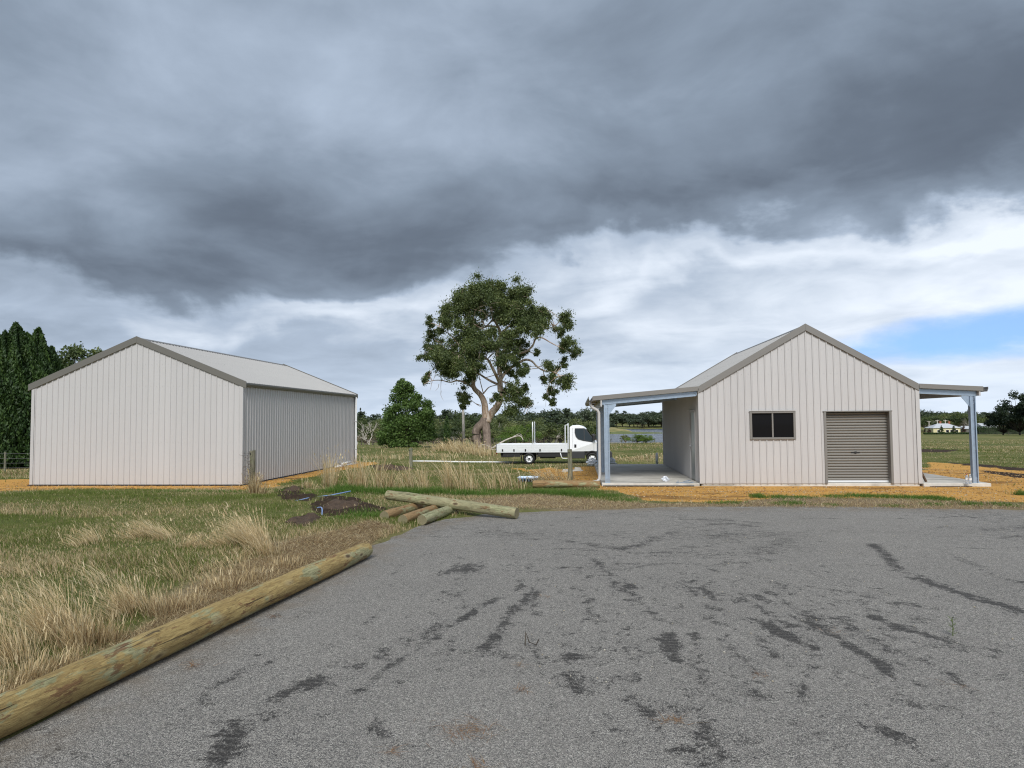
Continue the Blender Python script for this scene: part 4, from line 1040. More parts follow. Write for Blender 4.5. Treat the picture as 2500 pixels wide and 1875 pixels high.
# ------------------------------------------------------------------ logs and posts
def log(name, a, b, r0, r1, mat, label, seed, bow=0.0, group=None):
    a, b = Vector(a), Vector(b); L = (b - a).length; rr = random.Random(seed)
    n, k = 28, max(12, int(L / .08)); vs = []; ph = [rr.uniform(0, 6.28) for _ in range(8)]
    knots = [(rr.uniform(.1, .9) * L, rr.uniform(0, 6.28), rr.uniform(.35, .7)) for _ in range(int(L * 3))]
    for i in range(k + 1):
        t = i / k; x = t * L; r = r0 + (r1 - r0) * t
        ox = bow * math.sin(math.pi * t); oy = .25 * bow * math.sin(2 * math.pi * t + 1)
        for j in range(n):
            an = 2 * math.pi * j / n
            q = r * (1 + .030 * math.sin(2 * an + ph[0] + x * .7) + .018 * math.sin(3 * an + ph[1] - x * 1.9) + .016 * math.sin(5 * an + ph[2] + x * 5) + .012 * math.sin(x * 3.1 + ph[3]) + .010 * math.sin(x * 9 + an + ph[4]))
            for kx, ka, kh in knots:
                dq = ((x - kx) / .06) ** 2 + (math.remainder(an - ka, 2 * math.pi) / .35) ** 2
                if dq < 4: q += .012 * kh * math.exp(-dq)
            if i in (0, k): q *= .965
            vs.append((x, oy + q * math.cos(an), ox + q * math.sin(an)))
    mb = MB(); mb.add(vs, [(i * n + j, i * n + (j + 1) % n, (i + 1) * n + (j + 1) % n, (i + 1) * n + j) for i in range(k) for j in range(n)])
    mb.m = 1; mb.add([vs[j] for j in range(n)] + [(.004, 0, 0)], [(j, n, (j + 1) % n) for j in range(n)])
    e0 = k * n; mb.add([vs[e0 + j] for j in range(n)] + [(L - .004, 0, 0)], [(j, (j + 1) % n, n) for j in range(n)])
    me = mb.mesh(name, [M[mat], M['end']])
    me.polygons.foreach_set('use_smooth', [p.material_index == 0 for p in me.polygons])
    o = link_mesh(name, me, label=label, cat='log', group=group)
    d = (b - a).normalized(); zax = Vector((0, 0, 1)); yax = zax.cross(d).normalized(); zax = d.cross(yax)
    o.matrix_world = Matrix(((d.x, yax.x, zax.x, a.x), (d.y, yax.y, zax.y, a.y), (d.z, yax.z, zax.z, a.z), (0, 0, 0, 1)))
    return o
def on_plane(px, py, z): return Vector(at_z(px, py, z))
pA = Vector((-3.25, 2.75, .118)); pB = on_plane(893, 1366, 0); pB = Vector((pB.x - .03, pB.y + .09, .096))
dA = (Vector(at_z(0, 1805, 0)) - Vector((pB.x, pB.y, 0))); dA.z = 0; dA.normalize()
pA = pB + dA * 6.0; pA.z = .104
log('log', pA + Vector((-.03, 0, 0)), pB, .108, .097, 'log_long', 'long treated pine log edging the asphalt with pale green patches', 5, .012)
e1, f1 = on_plane(938, 1260, .085), on_plane(1048, 1230, .085)
e2, f2 = on_plane(983, 1270, .085), on_plane(1085, 1236, .085)
e3, f3 = on_plane(1030, 1270, .085), on_plane(1112, 1240, .085)
for e, f, r, mat, lab, sd in ((e1, f1, .085, 'log_brown', 'brown log under the crossing log, half on the grass by the soil heap', 11),
                              (e2, f2, .083, 'log_brown', 'brown log lying between the mossy pale log and the grass-side log', 12),
                              (e3, f3, .084, 'log_pale', 'mossy grey green log on the asphalt under the crossing log', 13)):
    d = (f - e).normalized(); log('log', e, e + d * 2.05, r, r * .96, mat, lab, sd, .006)
b0 = on_plane(946, 1208, .30); b1 = on_plane(1262, 1253, .095)
log('log', b0, b1, .088, .095, 'log_green', 'greenish log resting across the three short logs', 14, .004)
c0 = on_ground(1300, 1190); c1 = on_ground(1468, 1192)
log('log', Vector((c0[0], c0[1] + .1, c0[2] + .09)), Vector((c1[0] - .05, c1[1] + .1, c1[2] + .10)), .10, .105, 'log_brown', 'weathered log half hidden in grass beside the verandah slab', 15, .01)

def timber_post(px, py, ytop, w_, label, seed):
    p = on_ground(px, py); top = at_y(px, ytop, p[1])[2]; z0 = p[2] - .25; h = top - p[2]; rr = random.Random(seed)
    m = MB(); n = 14; ring = []; k = 9; vs = []
    for i in range(k + 1):
        z = -.25 + (h + .25) * i / k
        for j in range(n):
            an = 2 * math.pi * j / n; q = w_ / 2 * (1 + .05 * math.sin(3 * an + seed) + .03 * rr.uniform(-1, 1)); q /= max(abs(math.cos(an)), abs(math.sin(an))) ** .55
            vs.append((q * math.cos(an) * .93, q * math.sin(an) * .93, z + (.012 * math.sin(an + seed) if i == k else 0)))
    m.add(vs, [(i * n + j, i * n + (j + 1) % n, (i + 1) * n + (j + 1) % n, (i + 1) * n + j) for i in range(k) for j in range(n)] + [tuple(k * n + j for j in range(n))])
    o = m.build('timber_post', M['post_v'], None, label=label, cat='post', group='old timber posts standing in the grass')
    o.location = p; o.rotation_euler = (0.01 * rr.uniform(-1, 1), .02 * rr.uniform(-1, 1), rr.uniform(-.2, .2))
    b = MB(); b.tube([(-.025, -w_ * .55, h - .10), (-.025, -w_ * .40, h - .10)], .022, 8); b.build('bolt_hole', M['dark'], o)
    return o
def post_mat():
    mt, t, b = new_mat('weathered upright timber'); co = obj_co(t); x, y, z = t.sep(co)
    g = t.noise(t.comb(t.m('MULTIPLY', x, 16), t.m('MULTIPLY', y, 16), t.m('MULTIPLY', z, 1.6)), 2.0, 6, .65, .4); n = t.noise(co, 6, 5, .6)
    c = t.ramp(g, [(.28, (.055, .052, .036)), (.5, (.165, .160, .115)), (.75, (.27, .265, .20))])
    c = t.mix(t.mapr(n, .5, .66, 0, .6), c, (.12, .15, .075)); t.put(b.inputs['Base Color'], c); b.inputs['Roughness'].default_value = .88; bump(t, b, g, .6, .01); return mt
M['post_v'] = post_mat()
timber_post(616, 1190, 1100, .165, 'grey timber post with dry grass at its foot beside the long shed', 1)
timber_post(1003, 1140, 1094, .17, 'grey timber post in the grass near the end of the white pipe', 2)
timber_post(1393, 1172, 1097, .16, 'brown grey timber post between the truck and the orange fill', 3)

# ------------------------------------------------------------------ trees
def leaf_cards(C, size, rng, aspect=.45, droop=0.0, up=0.0):
    """one diamond shaped leaf (or spray) at every point"""
    n = len(C); d = rng.normal(size=(n, 3)); d[:, 2] -= droop; d[:, 2] += up; d /= np.linalg.norm(d, axis=1)[:, None]
    s = rng.normal(size=(n, 3)); s -= (s * d).sum(1)[:, None] * d; s /= np.linalg.norm(s, axis=1)[:, None]
    nn = np.cross(d, s)
    L = (size * rng.uniform(.6, 1.35, n))[:, None]; W = L * aspect * .5
    v = np.stack([C - d * L * .5, C + s * W + nn * L * .06 - d * L * .06, C + d * L * .5, C - s * W + nn * L * .06 - d * L * .06], 1).reshape(-1, 3)
    b = (np.arange(n) * 4)[:, None]
    return v, np.concatenate([b + np.array([[0, 1, 2]]), b + np.array([[0, 2, 3]])])
def blob_pts(blobs, rng, shell=.45):
    P, G = [], []
    for k, (c, r, n) in enumerate(blobs):
        d = rng.normal(size=(n, 3)); d /= np.linalg.norm(d, axis=1)[:, None]
        u = rng.uniform(0, 1, n) ** shell if shell > 0 else np.minimum(np.abs(rng.normal(0, .62, n)), 1.45)
        wob = 1 + .22 * np.sin(d[:, 0] * 5 + k) * np.sin(d[:, 1] * 4 + k * 2.1) + .15 * np.sin(d[:, 2] * 9 + k * 1.3)
        P.append(np.array(c) + d * (u * wob)[:, None] * np.array(r)); G.append(np.full(n, rng.uniform(-.18, .18)))
    return np.concatenate(P), np.concatenate(G)
def foliage(name, blobs, size, mat, parent, seed, aspect=.45, droop=0., up=0., shell=.45, **kw):
    rng = np.random.default_rng(seed); P, G = blob_pts(blobs, rng, shell)
    v, t = leaf_cards(P, size, rng, aspect, droop, up)
    tint = np.repeat(np.clip(.45 + G + rng.normal(0, .2, len(P)), 0, 1), 4)
    me = np_mesh(name, v, t, M[mat], np.repeat(tint[:, None], 3, 1))
    return link_mesh(name, me, None, parent, **kw)
def curve_pts(pts, m=5):
    P = [Vector(p) for p in pts]; out = []
    for i in range(len(P) - 1):
        p0, p1, p2, p3 = P[max(i - 1, 0)], P[i], P[i + 1], P[min(i + 2, len(P) - 1)]
        for k in range(m):
            t = k / m
            out.append(.5 * ((2 * p1) + (p2 - p0) * t + (2 * p0 - 5 * p1 + 4 * p2 - p3) * t * t + (3 * p1 - p0 - 3 * p2 + p3) * t ** 3))
    out.append(P[-1]); return out
def limb(m, pts, r0, r1, n=8, seg=5):
    c = curve_pts(pts, seg); k = len(c) - 1
    m.tube(c, [r0 + (r1 - r0) * (i / k) ** .85 for i in range(k + 1)], n); return c

# --- the big gum
GY = 65.0
def gp(cx, cy, dy=0.0):
    return at_y(980 + cx * .2773, 660 + cy * .2773, GY + dy)
gbase = at_y(980 + 745 * .2773, 660 + 1572 * .2773, GY)
gbase[2] = float(ground_z(gbase[0], gbase[1]))
gum = empty('gum_tree', tuple(gbase), label='big old gum tree with hollow trunk and pale twisting limbs behind the tray truck', cat='tree')
rr = random.Random(4)
tk = MB()
limb(tk, [gp(700, 1600, -.2), gp(682, 1540), gp(660, 1480), gp(655, 1430), gp(672, 1385), gp(715, 1345), gp(735, 1310)], .30, .40, 12)
limb(tk, [gp(765, 1600, -.1), gp(756, 1530), gp(752, 1450), gp(746, 1380), gp(742, 1300)], .38, .38, 14)
limb(tk, [gp(720, 1610, -.3), gp(760, 1590, -.4), gp(800, 1600, -.6)], .22, .12, 8)
limb(tk, [gp(700, 1480, .3), gp(690, 1440, .35), gp(692, 1405, .3), gp(735, 1360)], .10, .16, 8)
tk.build('trunk', M['rough_bark'], gum, True)
lm = MB(); nodes = []
def gl(pts, r0, r1, n=9):
    c = limb(lm, [gp(*p) for p in pts], r0 * .86, r1 * .86, n); nodes.extend(c); return c
gl([(745, 1330), (738, 1240), (728, 1160), (695, 1095), (645, 1045), (632, 1000), (645, 930), (640, 850), (600, 760, -1), (560, 700, -2)], .42, .10, 10)
gl([(752, 1330), (790, 1262), (845, 1195), (872, 1110), (868, 1000), (866, 900), (856, 800, .4), (845, 720, .6), (858, 620, .6), (874, 560, .5), (845, 485, .3), (805, 415), (790, 340), (760, 250)], .44, .07, 10)
gl([(866, 990), (832, 920, -.8), (795, 850, -1.2), (765, 790, -1.5), (710, 765, -1.8), (640, 740, -2), (540, 720, -2.5)], .20, .05)
gl([(875, 960, .5), (930, 880, 1), (1020, 825, 1), (1085, 788, .8), (1145, 798, .5), (1190, 842, .3), (1250, 882), (1330, 892), (1400, 930)], .20, .04)
gl([(858, 760, .6), (960, 740, 1.2), (1080, 720, 1), (1150, 670, .8), (1185, 600, .5), (1240, 595), (1320, 640, -.3), (1420, 690, -.4)], .17, .04)
gl([(874, 560, .5), (960, 480, 1.2), (1060, 400, 1.5), (1150, 370, 1.2), (1260, 350, 1)], .14, .04)
gl([(1185, 600, .5), (1230, 530), (1330, 500, -.5), (1410, 440, -.8)], .08, .03)
gl([(850, 500, .4), (770, 490, -.6), (700, 510, -1.2), (650, 480, -1.6), (560, 430, -1.6)], .13, .04)
gl([(805, 430), (740, 490, 1), (700, 400, 1.3), (690, 300, 1)], .10, .03)
gl([(640, 1040), (580, 1000, .4), (500, 970, .6), (430, 985, .5), (350, 968), (270, 972, -.3), (200, 1000, -.6)], .13, .02)
gl([(640, 940), (560, 860, 1), (470, 820, 1.2), (380, 760, 1), (280, 700, .6)], .14, .03)
gl([(600, 780, -1), (500, 650, -1), (420, 560, -.6), (330, 510)], .12, .03)
gl([(500, 650, -1), (430, 660), (380, 640), (300, 620)], .06, .02)
gl([(722, 1085, .2), (768, 1032, .6), (815, 1015, .6), (850, 1010, .4)], .08, .03, 6)
gl([(722, 1085), (705, 1020, -.5), (690, 960, -.9), (680, 900, -1)], .06, .03, 6)
gl([(890, 980, .5), (960, 1000, 1.5), (1030, 1050, 1.6), (1070, 1120, 1.4)], .10, .03, 6)
gl([(700, 1190), (650, 1170), (610, 1140), (560, 1110, -.2)], .05, .02, 6)
gl([(900, 1060, .5), (910, 1150, .6), (905, 1240, .6)], .04, .015, 5)
gl([(860, 1010), (760, 960, 2), (640, 880, 3), (540, 800, 3.4), (430, 720, 3)], .15, .04)
gl([(856, 760), (930, 660, 2.4), (980, 560, 3), (1000, 450, 3)], .13, .04)
BL = [(690, 150, 90), (620, 220, 100), (760, 170, 90), (860, 150, 75), (1000, 170, 80), (1060, 235, 85), (505, 240, 75), (470, 330, 95), (600, 330, 110), (720, 290, 105), (850, 265, 95), (950, 290, 105), (1060, 330, 90),
      (395, 350, 60), (390, 440, 75), (880, 400, 75), (960, 420, 65), (1085, 430, 85), (1120, 490, 75), (1180, 400, 75), (1265, 380, 70), (1200, 520, 60), (1250, 450, 55), (1425, 430, 65), (1455, 510, 55), (1385, 560, 55), (1460, 620, 65), (1435, 690, 55), (1530, 740, 45),
      (1185, 735, 32), (1290, 830, 55), (1345, 890, 48), (1425, 820, 45), (1400, 960, 75), (1490, 985, 65), (1330, 1060, 42), (1265, 1120, 34), (1340, 1160, 32), (1240, 960, 36), (250, 470, 55), (265, 560, 55), (330, 540, 40), (225, 690, 55), (220, 760, 48), (300, 670, 70),
      (330, 740, 75), (400, 780, 90), (500, 780, 100), (420, 880, 80), (560, 680, 110), (640, 600, 100), (560, 530, 65), (700, 640, 95), (800, 640, 75), (640, 760, 80), (560, 880, 80), (480, 920, 60), (620, 920, 60), (700, 870, 55), (950, 600, 80), (1000, 545, 60), (1060, 650, 65), (965, 720, 90),
      (1060, 730, 55), (905, 830, 65), (1000, 810, 60), (1050, 900, 45), (945, 910, 42), (1095, 870, 45), (1000, 1040, 60), (1075, 1020, 50), (1060, 1120, 75), (980, 1150, 75), (905, 1090, 45), (835, 1110, 40), (985, 1225, 45), (1085, 1170, 48), (540, 1095, 55), (565, 1150, 45), (528, 1150, 40), (545, 1205, 28), (220, 925, 36), (212, 960, 28), (640, 450, 60), (760, 560, 60)]
blobs = []; rngg = np.random.default_rng(3)
tw = MB()
for (cx, cy, r) in BL:
    cy = cy + max(0, 300 - cy) * .22
    d = ((cx - 820) / 720) ** 2 + ((cy - 640) / 580) ** 2
    dmax = 5.5 * math.sqrt(max(0.0, 1 - min(d, 1)))
    reps = 2 if (dmax > 2.5 and r > 70) else 1
    for k in range(reps):
        dy = rngg.uniform(-dmax, dmax) if reps == 1 else (-1 if k else 1) * rngg.uniform(.35, .95) * dmax
        c = gp(cx + rngg.uniform(-12, 12), cy + rngg.uniform(-12, 12), dy); rm = r * .0104
        # each mass is several drooping tufts
        for q in range(6):
            o = rngg.normal(size=3) * rm * .46; kk = rngg.uniform(.45, .85)
            blobs.append((c + o, (rm * kk, rm * kk, rm * kk * .9), int(80 + 560 * rm * kk)))
        near = min(nodes, key=lambda p: (p - Vector(c)).length)
        if (near - Vector(c)).length > .3:
            mid = (near + Vector(c)) / 2 + Vector((rngg.normal() * .2, rngg.normal() * .2, .15 + rngg.normal() * .2))
            cc = limb(tw, [near, mid, Vector(c)], .045, .015, 5, 3)
            for q in range(2):
                e = Vector(c) + Vector(tuple(rngg.normal(size=3) * rm * .8)); limb(tw, [cc[-3], (cc[-2] + e) / 2, e], .02, .008, 4, 2)
for (a, b_) in [((200, 1000), (185, 960)), ((350, 968), (350, 1080)), ((350, 1060), (370, 1145)), ((300, 900), (260, 1010)), ((260, 970), (250, 1060)), ((330, 800), (270, 880)), ((270, 880), (240, 930)), ((1100, 1260), (1170, 1180)), ((1080, 1240), (1140, 1150)), ((330, 1000), (300, 1060)), ((300, 480), (380, 520)), ((290, 520), (370, 540)), ((660, 1180), (700, 1200))]:
    A, B = Vector(gp(*a)), Vector(gp(*b_)); limb(tw, [A, (A + B) / 2 + Vector((rr.uniform(-.15, .15), 0, rr.uniform(-.1, .2))), B], .03, .008, 5, 3)
lm.build('limb', M['gum_bark'], gum, True); tw.build('twig', M['gum_bark'], gum, kind='stuff')
foliage('crown', blobs, .19, 'gum_leaf', gum, 6, .42, droop=.9, shell=-1)
mi = Matrix.Translation(-Vector(gum.location))
for c in gum.children: c.matrix_parent_inverse = mi
# a shed branch lying at its foot
fb = MB(); A = on_ground(1195, 1092); o0 = Vector((gbase[0] + .6, gbase[1] - 2.2, float(ground_z(gbase[0] + .6, gbase[1] - 2.2))))
limb(fb, [o0, o0 + Vector((1.2, .2, .75)), o0 + Vector((2.2, .3, 1.15)), o0 + Vector((2.75, .2, 1.2)), o0 + Vector((3.0, .1, .85))], .09, .03, 7)
limb(fb, [o0 + Vector((.3, 0, .15)), o0 + Vector((-.5, -.3, .5)), o0 + Vector((-1.0, -.3, .25))], .05, .02, 6)
limb(fb, [o0 + Vector((2.0, .3, 1.1)), o0 + Vector((2.6, .5, 1.4)), o0 + Vector((2.9, .5, 1.2))], .04, .015, 5)
limb(fb, [o0 + Vector((0, 0, .04)), o0 + Vector((.6, -.6, .06)), o0 + Vector((2.0, -.8, .2))], .05, .02, 6)
fb.build('fallen_branch', M['pale_bark'], None, True, label='bare pale fallen branch lying at the foot of the big gum', cat='branch')

def finish(root):
    mi = Matrix.Translation(-Vector(root.location))
    for c in root.children:
        c.matrix_parent_inverse = mi
    return root
# --- the dense broadleaf tree beside the long shed
DY = 77.0
b0 = at_y(992, 1100, DY); b0[2] = float(ground_z(b0[0], b0[1]))
bt = empty('broadleaf_tree', tuple(b0), label='dense bright green broadleaf tree with a pointed crown, by the far wire fence', cat='tree')
m = MB(); limb(m, [b0 + np.array([0, 0, -.2]), b0 + np.array([.05, 0, 1.0]), b0 + np.array([0, 0, 3.5]), b0 + np.array([-.2, 0, 6.3])], .24, .03, 8)
blobs = []; rg = np.random.default_rng(8)
for px, py, r in [(985, 945, .5), (974, 953, .55), (996, 952, .55), (976, 964, .8), (1002, 968, .8), (1018, 978, .7), (965, 985, .8), (988, 990, 1.0), (1012, 990, .8), (1040, 995, .8), (1050, 1010, .7), (1030, 1015, 1.0), (955, 1010, .9), (980, 1018, 1.2), (1005, 1020, 1.2), (945, 1035, .9), (962, 1045, 1.1), (990, 1048, 1.3), (1020, 1045, 1.2), (1045, 1040, .9), (1055, 1055, .6), (938, 1060, .8), (950, 1072, .9), (975, 1075, 1.1), (1000, 1075, 1.1), (1025, 1070, 1.0), (1045, 1072, .7), (935, 1078, .5), (960, 1086, .6), (1010, 1084, .5)]:
    for k in range(4):
        c = at_y(px + rg.normal() * 6, py + rg.normal() * 6, DY + rg.uniform(-1, 1) * 1.9 * min(1, (py - 925) / 70)); rm = r * .85
        blobs.append((c, (rm, rm, rm * .85), int(90 + 190 * rm)))
        if k == 0: limb(m, [Vector((b0[0], b0[1], max(b0[2] + .9, c[2] - 1.0))), Vector(tuple((b0[:2] + c[:2]) / 2)) .to_3d() + Vector((0, 0, c[2] - .4)), Vector(tuple(c))], .06, .015, 5, 3)
m.build('trunk', M['dark_bark'], bt, True); foliage('crown', blobs, .20, 'leaf_green', bt, 21, .7, up=.3); finish(bt)

# --- clipped cypress hedge at the far left, seven separate trees
def conifer(name, base, h, rad, mat, label, cat, group, seed, size=.3, taper=.75, n=9000, bark_='dark_bark', cone=1.0):
    root = empty(name, tuple(base), label=label, cat=cat, group=group); rng = np.random.default_rng(seed)
    m = MB(); m.tube([base + np.array([0, 0, -.2]), base + np.array([0, 0, h * .5]), base + np.array([0, 0, h * .93])], [rad * .12, rad * .07, .02], 8); m.build('trunk', M[bark_], root, True)
    t = rng.uniform(0, 1, n) ** .9; a = rng.uniform(0, 2 * math.pi, n); lobes = 1 + .16 * np.sin(a * 4 + seed + t * 9) + .14 * np.sin(t * 23 + a * 3 + seed) + .10 * np.sin(a * 9 + t * 40)
    R = rad * np.minimum(1, (1 - t) ** taper * 1.35 * cone) * lobes * np.minimum(1, .55 + t * 6) * rng.uniform(.62, 1.05, n)
    P = np.stack([base[0] + R * np.cos(a), base[1] + R * np.sin(a), base[2] + .1 + t * h * (1 - .16 * np.sin(a * 2.5 + seed * 1.7) ** 2 * t)], 1)
    v, tr = leaf_cards(P, size, rng, .42, up=2.0)
    tint = np.repeat(np.clip(.42 + .2 * np.sin(t * 17 + a * 5) + rng.normal(0, .18, n), 0, 1), 4)
    link_mesh('crown', np_mesh('crown', v, tr, M[mat], np.repeat(tint[:, None], 3, 1)), None, root)
    return finish(root)
for i, (px, top_, Y, rad) in enumerate([(-60, 800, 35.5, 1.25), (-20, 806, 36.3, 1.15), (30, 792, 36, 1.3), (86, 804, 36.6, 1.3), (118, 850, 38.0, 1.1), (58, 816, 37.6, 1.2), (4, 812, 35.6, 1.1)]):
    b = at_y(px, 1150, Y); b[2] = float(ground_z(b[0], b[1])); h_ = at_y(px, top_, Y)[2] - b[2]
    conifer('cypress', b, h_, rad, 'leaf_cypress', ['dense dark cypress third from the long shed in the row behind the wire fence', 'dense dark cypress at the open end of the row behind the wire fence', 'tallest pointed cypress of the row behind the wire fence', 'rounded cypress nearest the front corner of the long shed in the row', 'lower cypress tucked against the long shed behind the rounded one', 'cypress half hidden in the second rank behind the tallest one', 'low cypress standing forward of the row close to the wire fence'][i], 'tree', 'cypress row beside the long shed', 40 + i, .20, .66, 24000, cone=1.15)

# --- rounded gum crowns behind that row
def round_tree(name, base, h, wd, mat, label, group, seed, size=.35, nb=26, per=330, trunk=.35, bark_='gum_bark', cat='tree', droop=.4, flat=.45):
    root = empty(name, tuple(base), label=label, cat=cat, group=group); rg = np.random.default_rng(seed); blobs = []; m = MB()
    b = np.array(base, float); top = b + np.array([0, 0, h * trunk]); limb(m, [b + np.array([0, 0, -.3]), (b + top) / 2 + rg.normal(size=3) * .1, top], h * .035, h * .022, 8)
    for k in range(nb):
        a = rg.uniform(0, 6.28); rr_ = wd * .5 * math.sqrt(rg.uniform(0, 1)); u = rr_ / (wd * .5)
        z = h * (trunk + (1 - trunk) * (1 - flat * u * u) * rg.uniform(.55, .93))
        c = b + np.array([rr_ * math.cos(a), rr_ * math.sin(a), z]); r = wd * rg.uniform(.10, .17)
        blobs.append((c, (r * 1.2, r * 1.2, r * .85), per)); mid = (top + c) / 2 + np.array([0, 0, -.06 * h]); limb(m, [top, mid, c], h * .012, h * .003, 5, 3)
    m.build('trunk', M[bark_], root, True); foliage('crown', blobs, size, mat, root, seed + 1, .5, droop=droop); return finish(root)
for i, (px, top_, wd) in enumerate([(150, 868, 4.5), (205, 828, 6.0), (262, 836, 5.5), (178, 884, 4.0)]):
    b = at_y(px, 1100, 58 + 2 * i); b[2] = float(ground_z(b[0], b[1])); h_ = at_y(px, top_, 58 + 2 * i)[2] - b[2]
    round_tree('gum_tree', b, h_, wd, 'gum_leaf', ['smaller olive gum crown between the cypress row and the roof slope of the long shed', 'tallest rounded olive gum crown rising behind the roof slope of the long shed', 'rounded olive gum crown right of the tallest one behind the long shed', 'low dull gum crown just above the roof edge of the long shed'][i], 'gum crowns behind the long shed', 60 + i, .30, 24, 260)

# --- pencil cypress, power pole, pale bare tree
b = at_y(1091, 1090, 92); b[2] = float(ground_z(b[0], b[1])); conifer('pencil_cypress', b, at_y(1091, 1017, 92)[2] - b[2], .42, 'leaf_cypress', 'thin dark pencil cypress beside the grey power pole', 'tree', None, 71, .22, .55, 3000)
def power_pole(px, pyb, pyt, Y, r, arm, label, group=None, tilt=0.0):
    b = at_y(px, pyb, Y); b[2] = float(ground_z(b[0], b[1])); h = at_y(px, pyt, Y)[2] - b[2]
    root = empty('power_pole', tuple(b), label=label, cat='pole', group=group); m = MB(); m.tube([(0, 0, -.5), (0, 0, h * .5), (0, 0, h)], [r, r * .9, r * .75], 10); m.build('pole', M['pale_bark'], root, True)
    if arm:
        for z in (h - .4, h - 1.5)[:1 if arm < 2 else 2]:
            c = MB().box(-1.2, 1.2, -.06, .06, z, z + .16).build('cross_arm', M['pale_bark'], root)
            q = MB()
            for x in (-1.05, -.5, .5, 1.05): q.tube([(x, 0, z + .16), (x, 0, z + .36)], .05, 6)
            q.build('insulator', M['trim'], c)
    root.rotation_euler = (0, tilt, .3); return root
power_pole(1132, 1092, 975, 80, .17, 0, 'bare grey timber power pole standing in dry grass left of the big gum', tilt=-.01)
def bare_tree(px, pyb, pyt, Y, seed, label):
    b = Vector(at_y(px, pyb, Y)); b.z = float(ground_z(b.x, b.y)); h = at_y(px, pyt, Y)[2] - b.z; rr = random.Random(seed)
    root = empty('bare_tree', b, label=label, cat='tree'); m = MB()
    def grow(p, d, L, r, lev):
        q = p + d * L; mid = (p + q) / 2 + Vector((rr.gauss(0, .08), rr.gauss(0, .08), rr.gauss(0, .05))) * L; limb(m, [p, mid, q], r, r * .6, 6, 3)
        if lev:
            for k in range(3 if lev > 2 else 2):
                nd = (d + Vector((rr.gauss(0, .5), rr.gauss(0, .4), rr.gauss(.12, .25)))).normalized(); grow(q if k else mid, nd, L * rr.uniform(.55, .8), r * .6, lev - 1)
    grow(b + Vector((0, 0, -.2)), Vector((.25, 0, 1)).normalized(), h * .30, .085, 5); grow(b, Vector((-.45, .1, 1)).normalized(), h * .28, .075, 5)
    m.build('branch', M['pale_bark'], root, True); return finish(root)
bare_tree(902, 1098, 1002, 104, 5, 'leafless white branching tree beside the corner of the long shed')

# ------------------------------------------------------------------ woodland: a few master trees, copied one by one
def master(mat, seed, h=10.0, wd=9.0, trunk=.22, nb=22, per=130, size=.5, bark_='gum_bark', flat=.5, shape='round'):
    rg = np.random.default_rng(seed); blobs = []; m = MB(); b = np.zeros(3); top = np.array([rg.normal() * .3, rg.normal() * .3, h * trunk]); limb(m, [b + np.array([0, 0, -1.5]), (b + top) / 2, top], h * .03, h * .018, 6, 3)
    for k in range(nb):
        a = rg.uniform(0, 6.28); u = math.sqrt(rg.uniform(0, 1)); r_ = wd * .5 * u
        if shape == 'cone': tt = rg.uniform(0, 1); z = h * (.08 + .86 * tt); r_ = wd * .42 * (1 - tt) * rg.uniform(.5, 1); r = wd * (.16 * (1 - tt) + .05)
        else: z = h * (trunk + (1 - trunk) * (1 - flat * u * u) * rg.uniform(.25, .95)); r = wd * rg.uniform(.09, .18)
        c = np.array([r_ * math.cos(a), r_ * math.sin(a), z]); blobs.append((c, (r * 1.15, r * 1.15, r * .8), per)); limb(m, [top, (top + c) / 2 + np.array([0, 0, -.04 * h]), c], h * .010, h * .003, 4, 2)
    P, G = blob_pts(blobs, rg, .4); v, t = leaf_cards(P, size, rg, .6, droop=.2); tint = np.repeat(np.clip(.45 + G * 1.3 + rg.normal(0, .2, len(P)), 0, 1), 4)
    return m.mesh('trunk', [M[bark_]], True), np_mesh('crown', v, t, M[mat], np.repeat(tint[:, None], 3, 1)), h
MW = [master('leaf_wood', 100 + k, 10, w_, tr, nb, 150, .42, bk) for k, (w_, tr, nb, bk) in enumerate([(9, .2, 26, 'gum_bark'), (7.5, .28, 20, 'pale_bark'), (10.5, .16, 30, 'gum_bark'), (6.5, .2, 18, 'dark_bark')])]
MF = [master('leaf_far', 120 + k, 10, w_, tr, nb, 75, .75, 'dark_bark') for k, (w_, tr, nb) in enumerate([(10, .16, 20), (8, .24, 16), (12, .14, 22)])]
MC = [master('leaf_far', 140, 10, 5.5, .06, 22, 70, .6, 'dark_bark', shape='cone')]
MBt = [master('leaf_bright', 150 + k, 10, 11, .12, 34, 170, .38, 'dark_bark', .55) for k in range(2)]
MP = [master('leaf_pine', 160 + k, 10, w_, .08, 40, 200, .5, 'dark_bark', .4) for k, w_ in enumerate((9, 7.5))]
MR = [master('leaf_red', 170, 10, 6, .08, 20, 90, .5, 'dark_bark', shape='cone')]
MS = [master('leaf_wood', 180, 10, 5.5, .06, 22, 110, .45, 'dark_bark', shape='cone')]
rw = random.Random(9)
def plant(ms, px, top_y, Y, wide, name, label, group, parts=True, zoff=0.0, cat='tree'):
    tm_, cm, h0 = ms[rw.randrange(len(ms))]; p = at_y(px, 1030, Y); gz = float(ground_z(p[0], p[1])) + zoff; h = max(1.5, at_y(px, top_y, Y)[2] - gz); s = h / h0
    r = empty(name, (p[0], p[1], gz), rw.uniform(0, 6.28), label=label, cat=cat, group=group)
    sx = s if wide is None else wide / 9.0
    for nm, me in (('trunk', tm_), ('crown', cm)):
        o = bpy.data.objects.new(nm, me); COL.objects.link(o); o.parent = r; o.scale = (sx, sx, s)
    return r
G1, L1 = 'wood behind the fence and the tray truck', 'olive green tree in the wood beyond the fence behind the truck'
for px in range(866, 1452, 24): plant(MW, px + rw.uniform(-9, 9), rw.uniform(1022, 1048), rw.uniform(135, 175), rw.uniform(5.5, 8.5), 'woodland_tree', L1, G1)
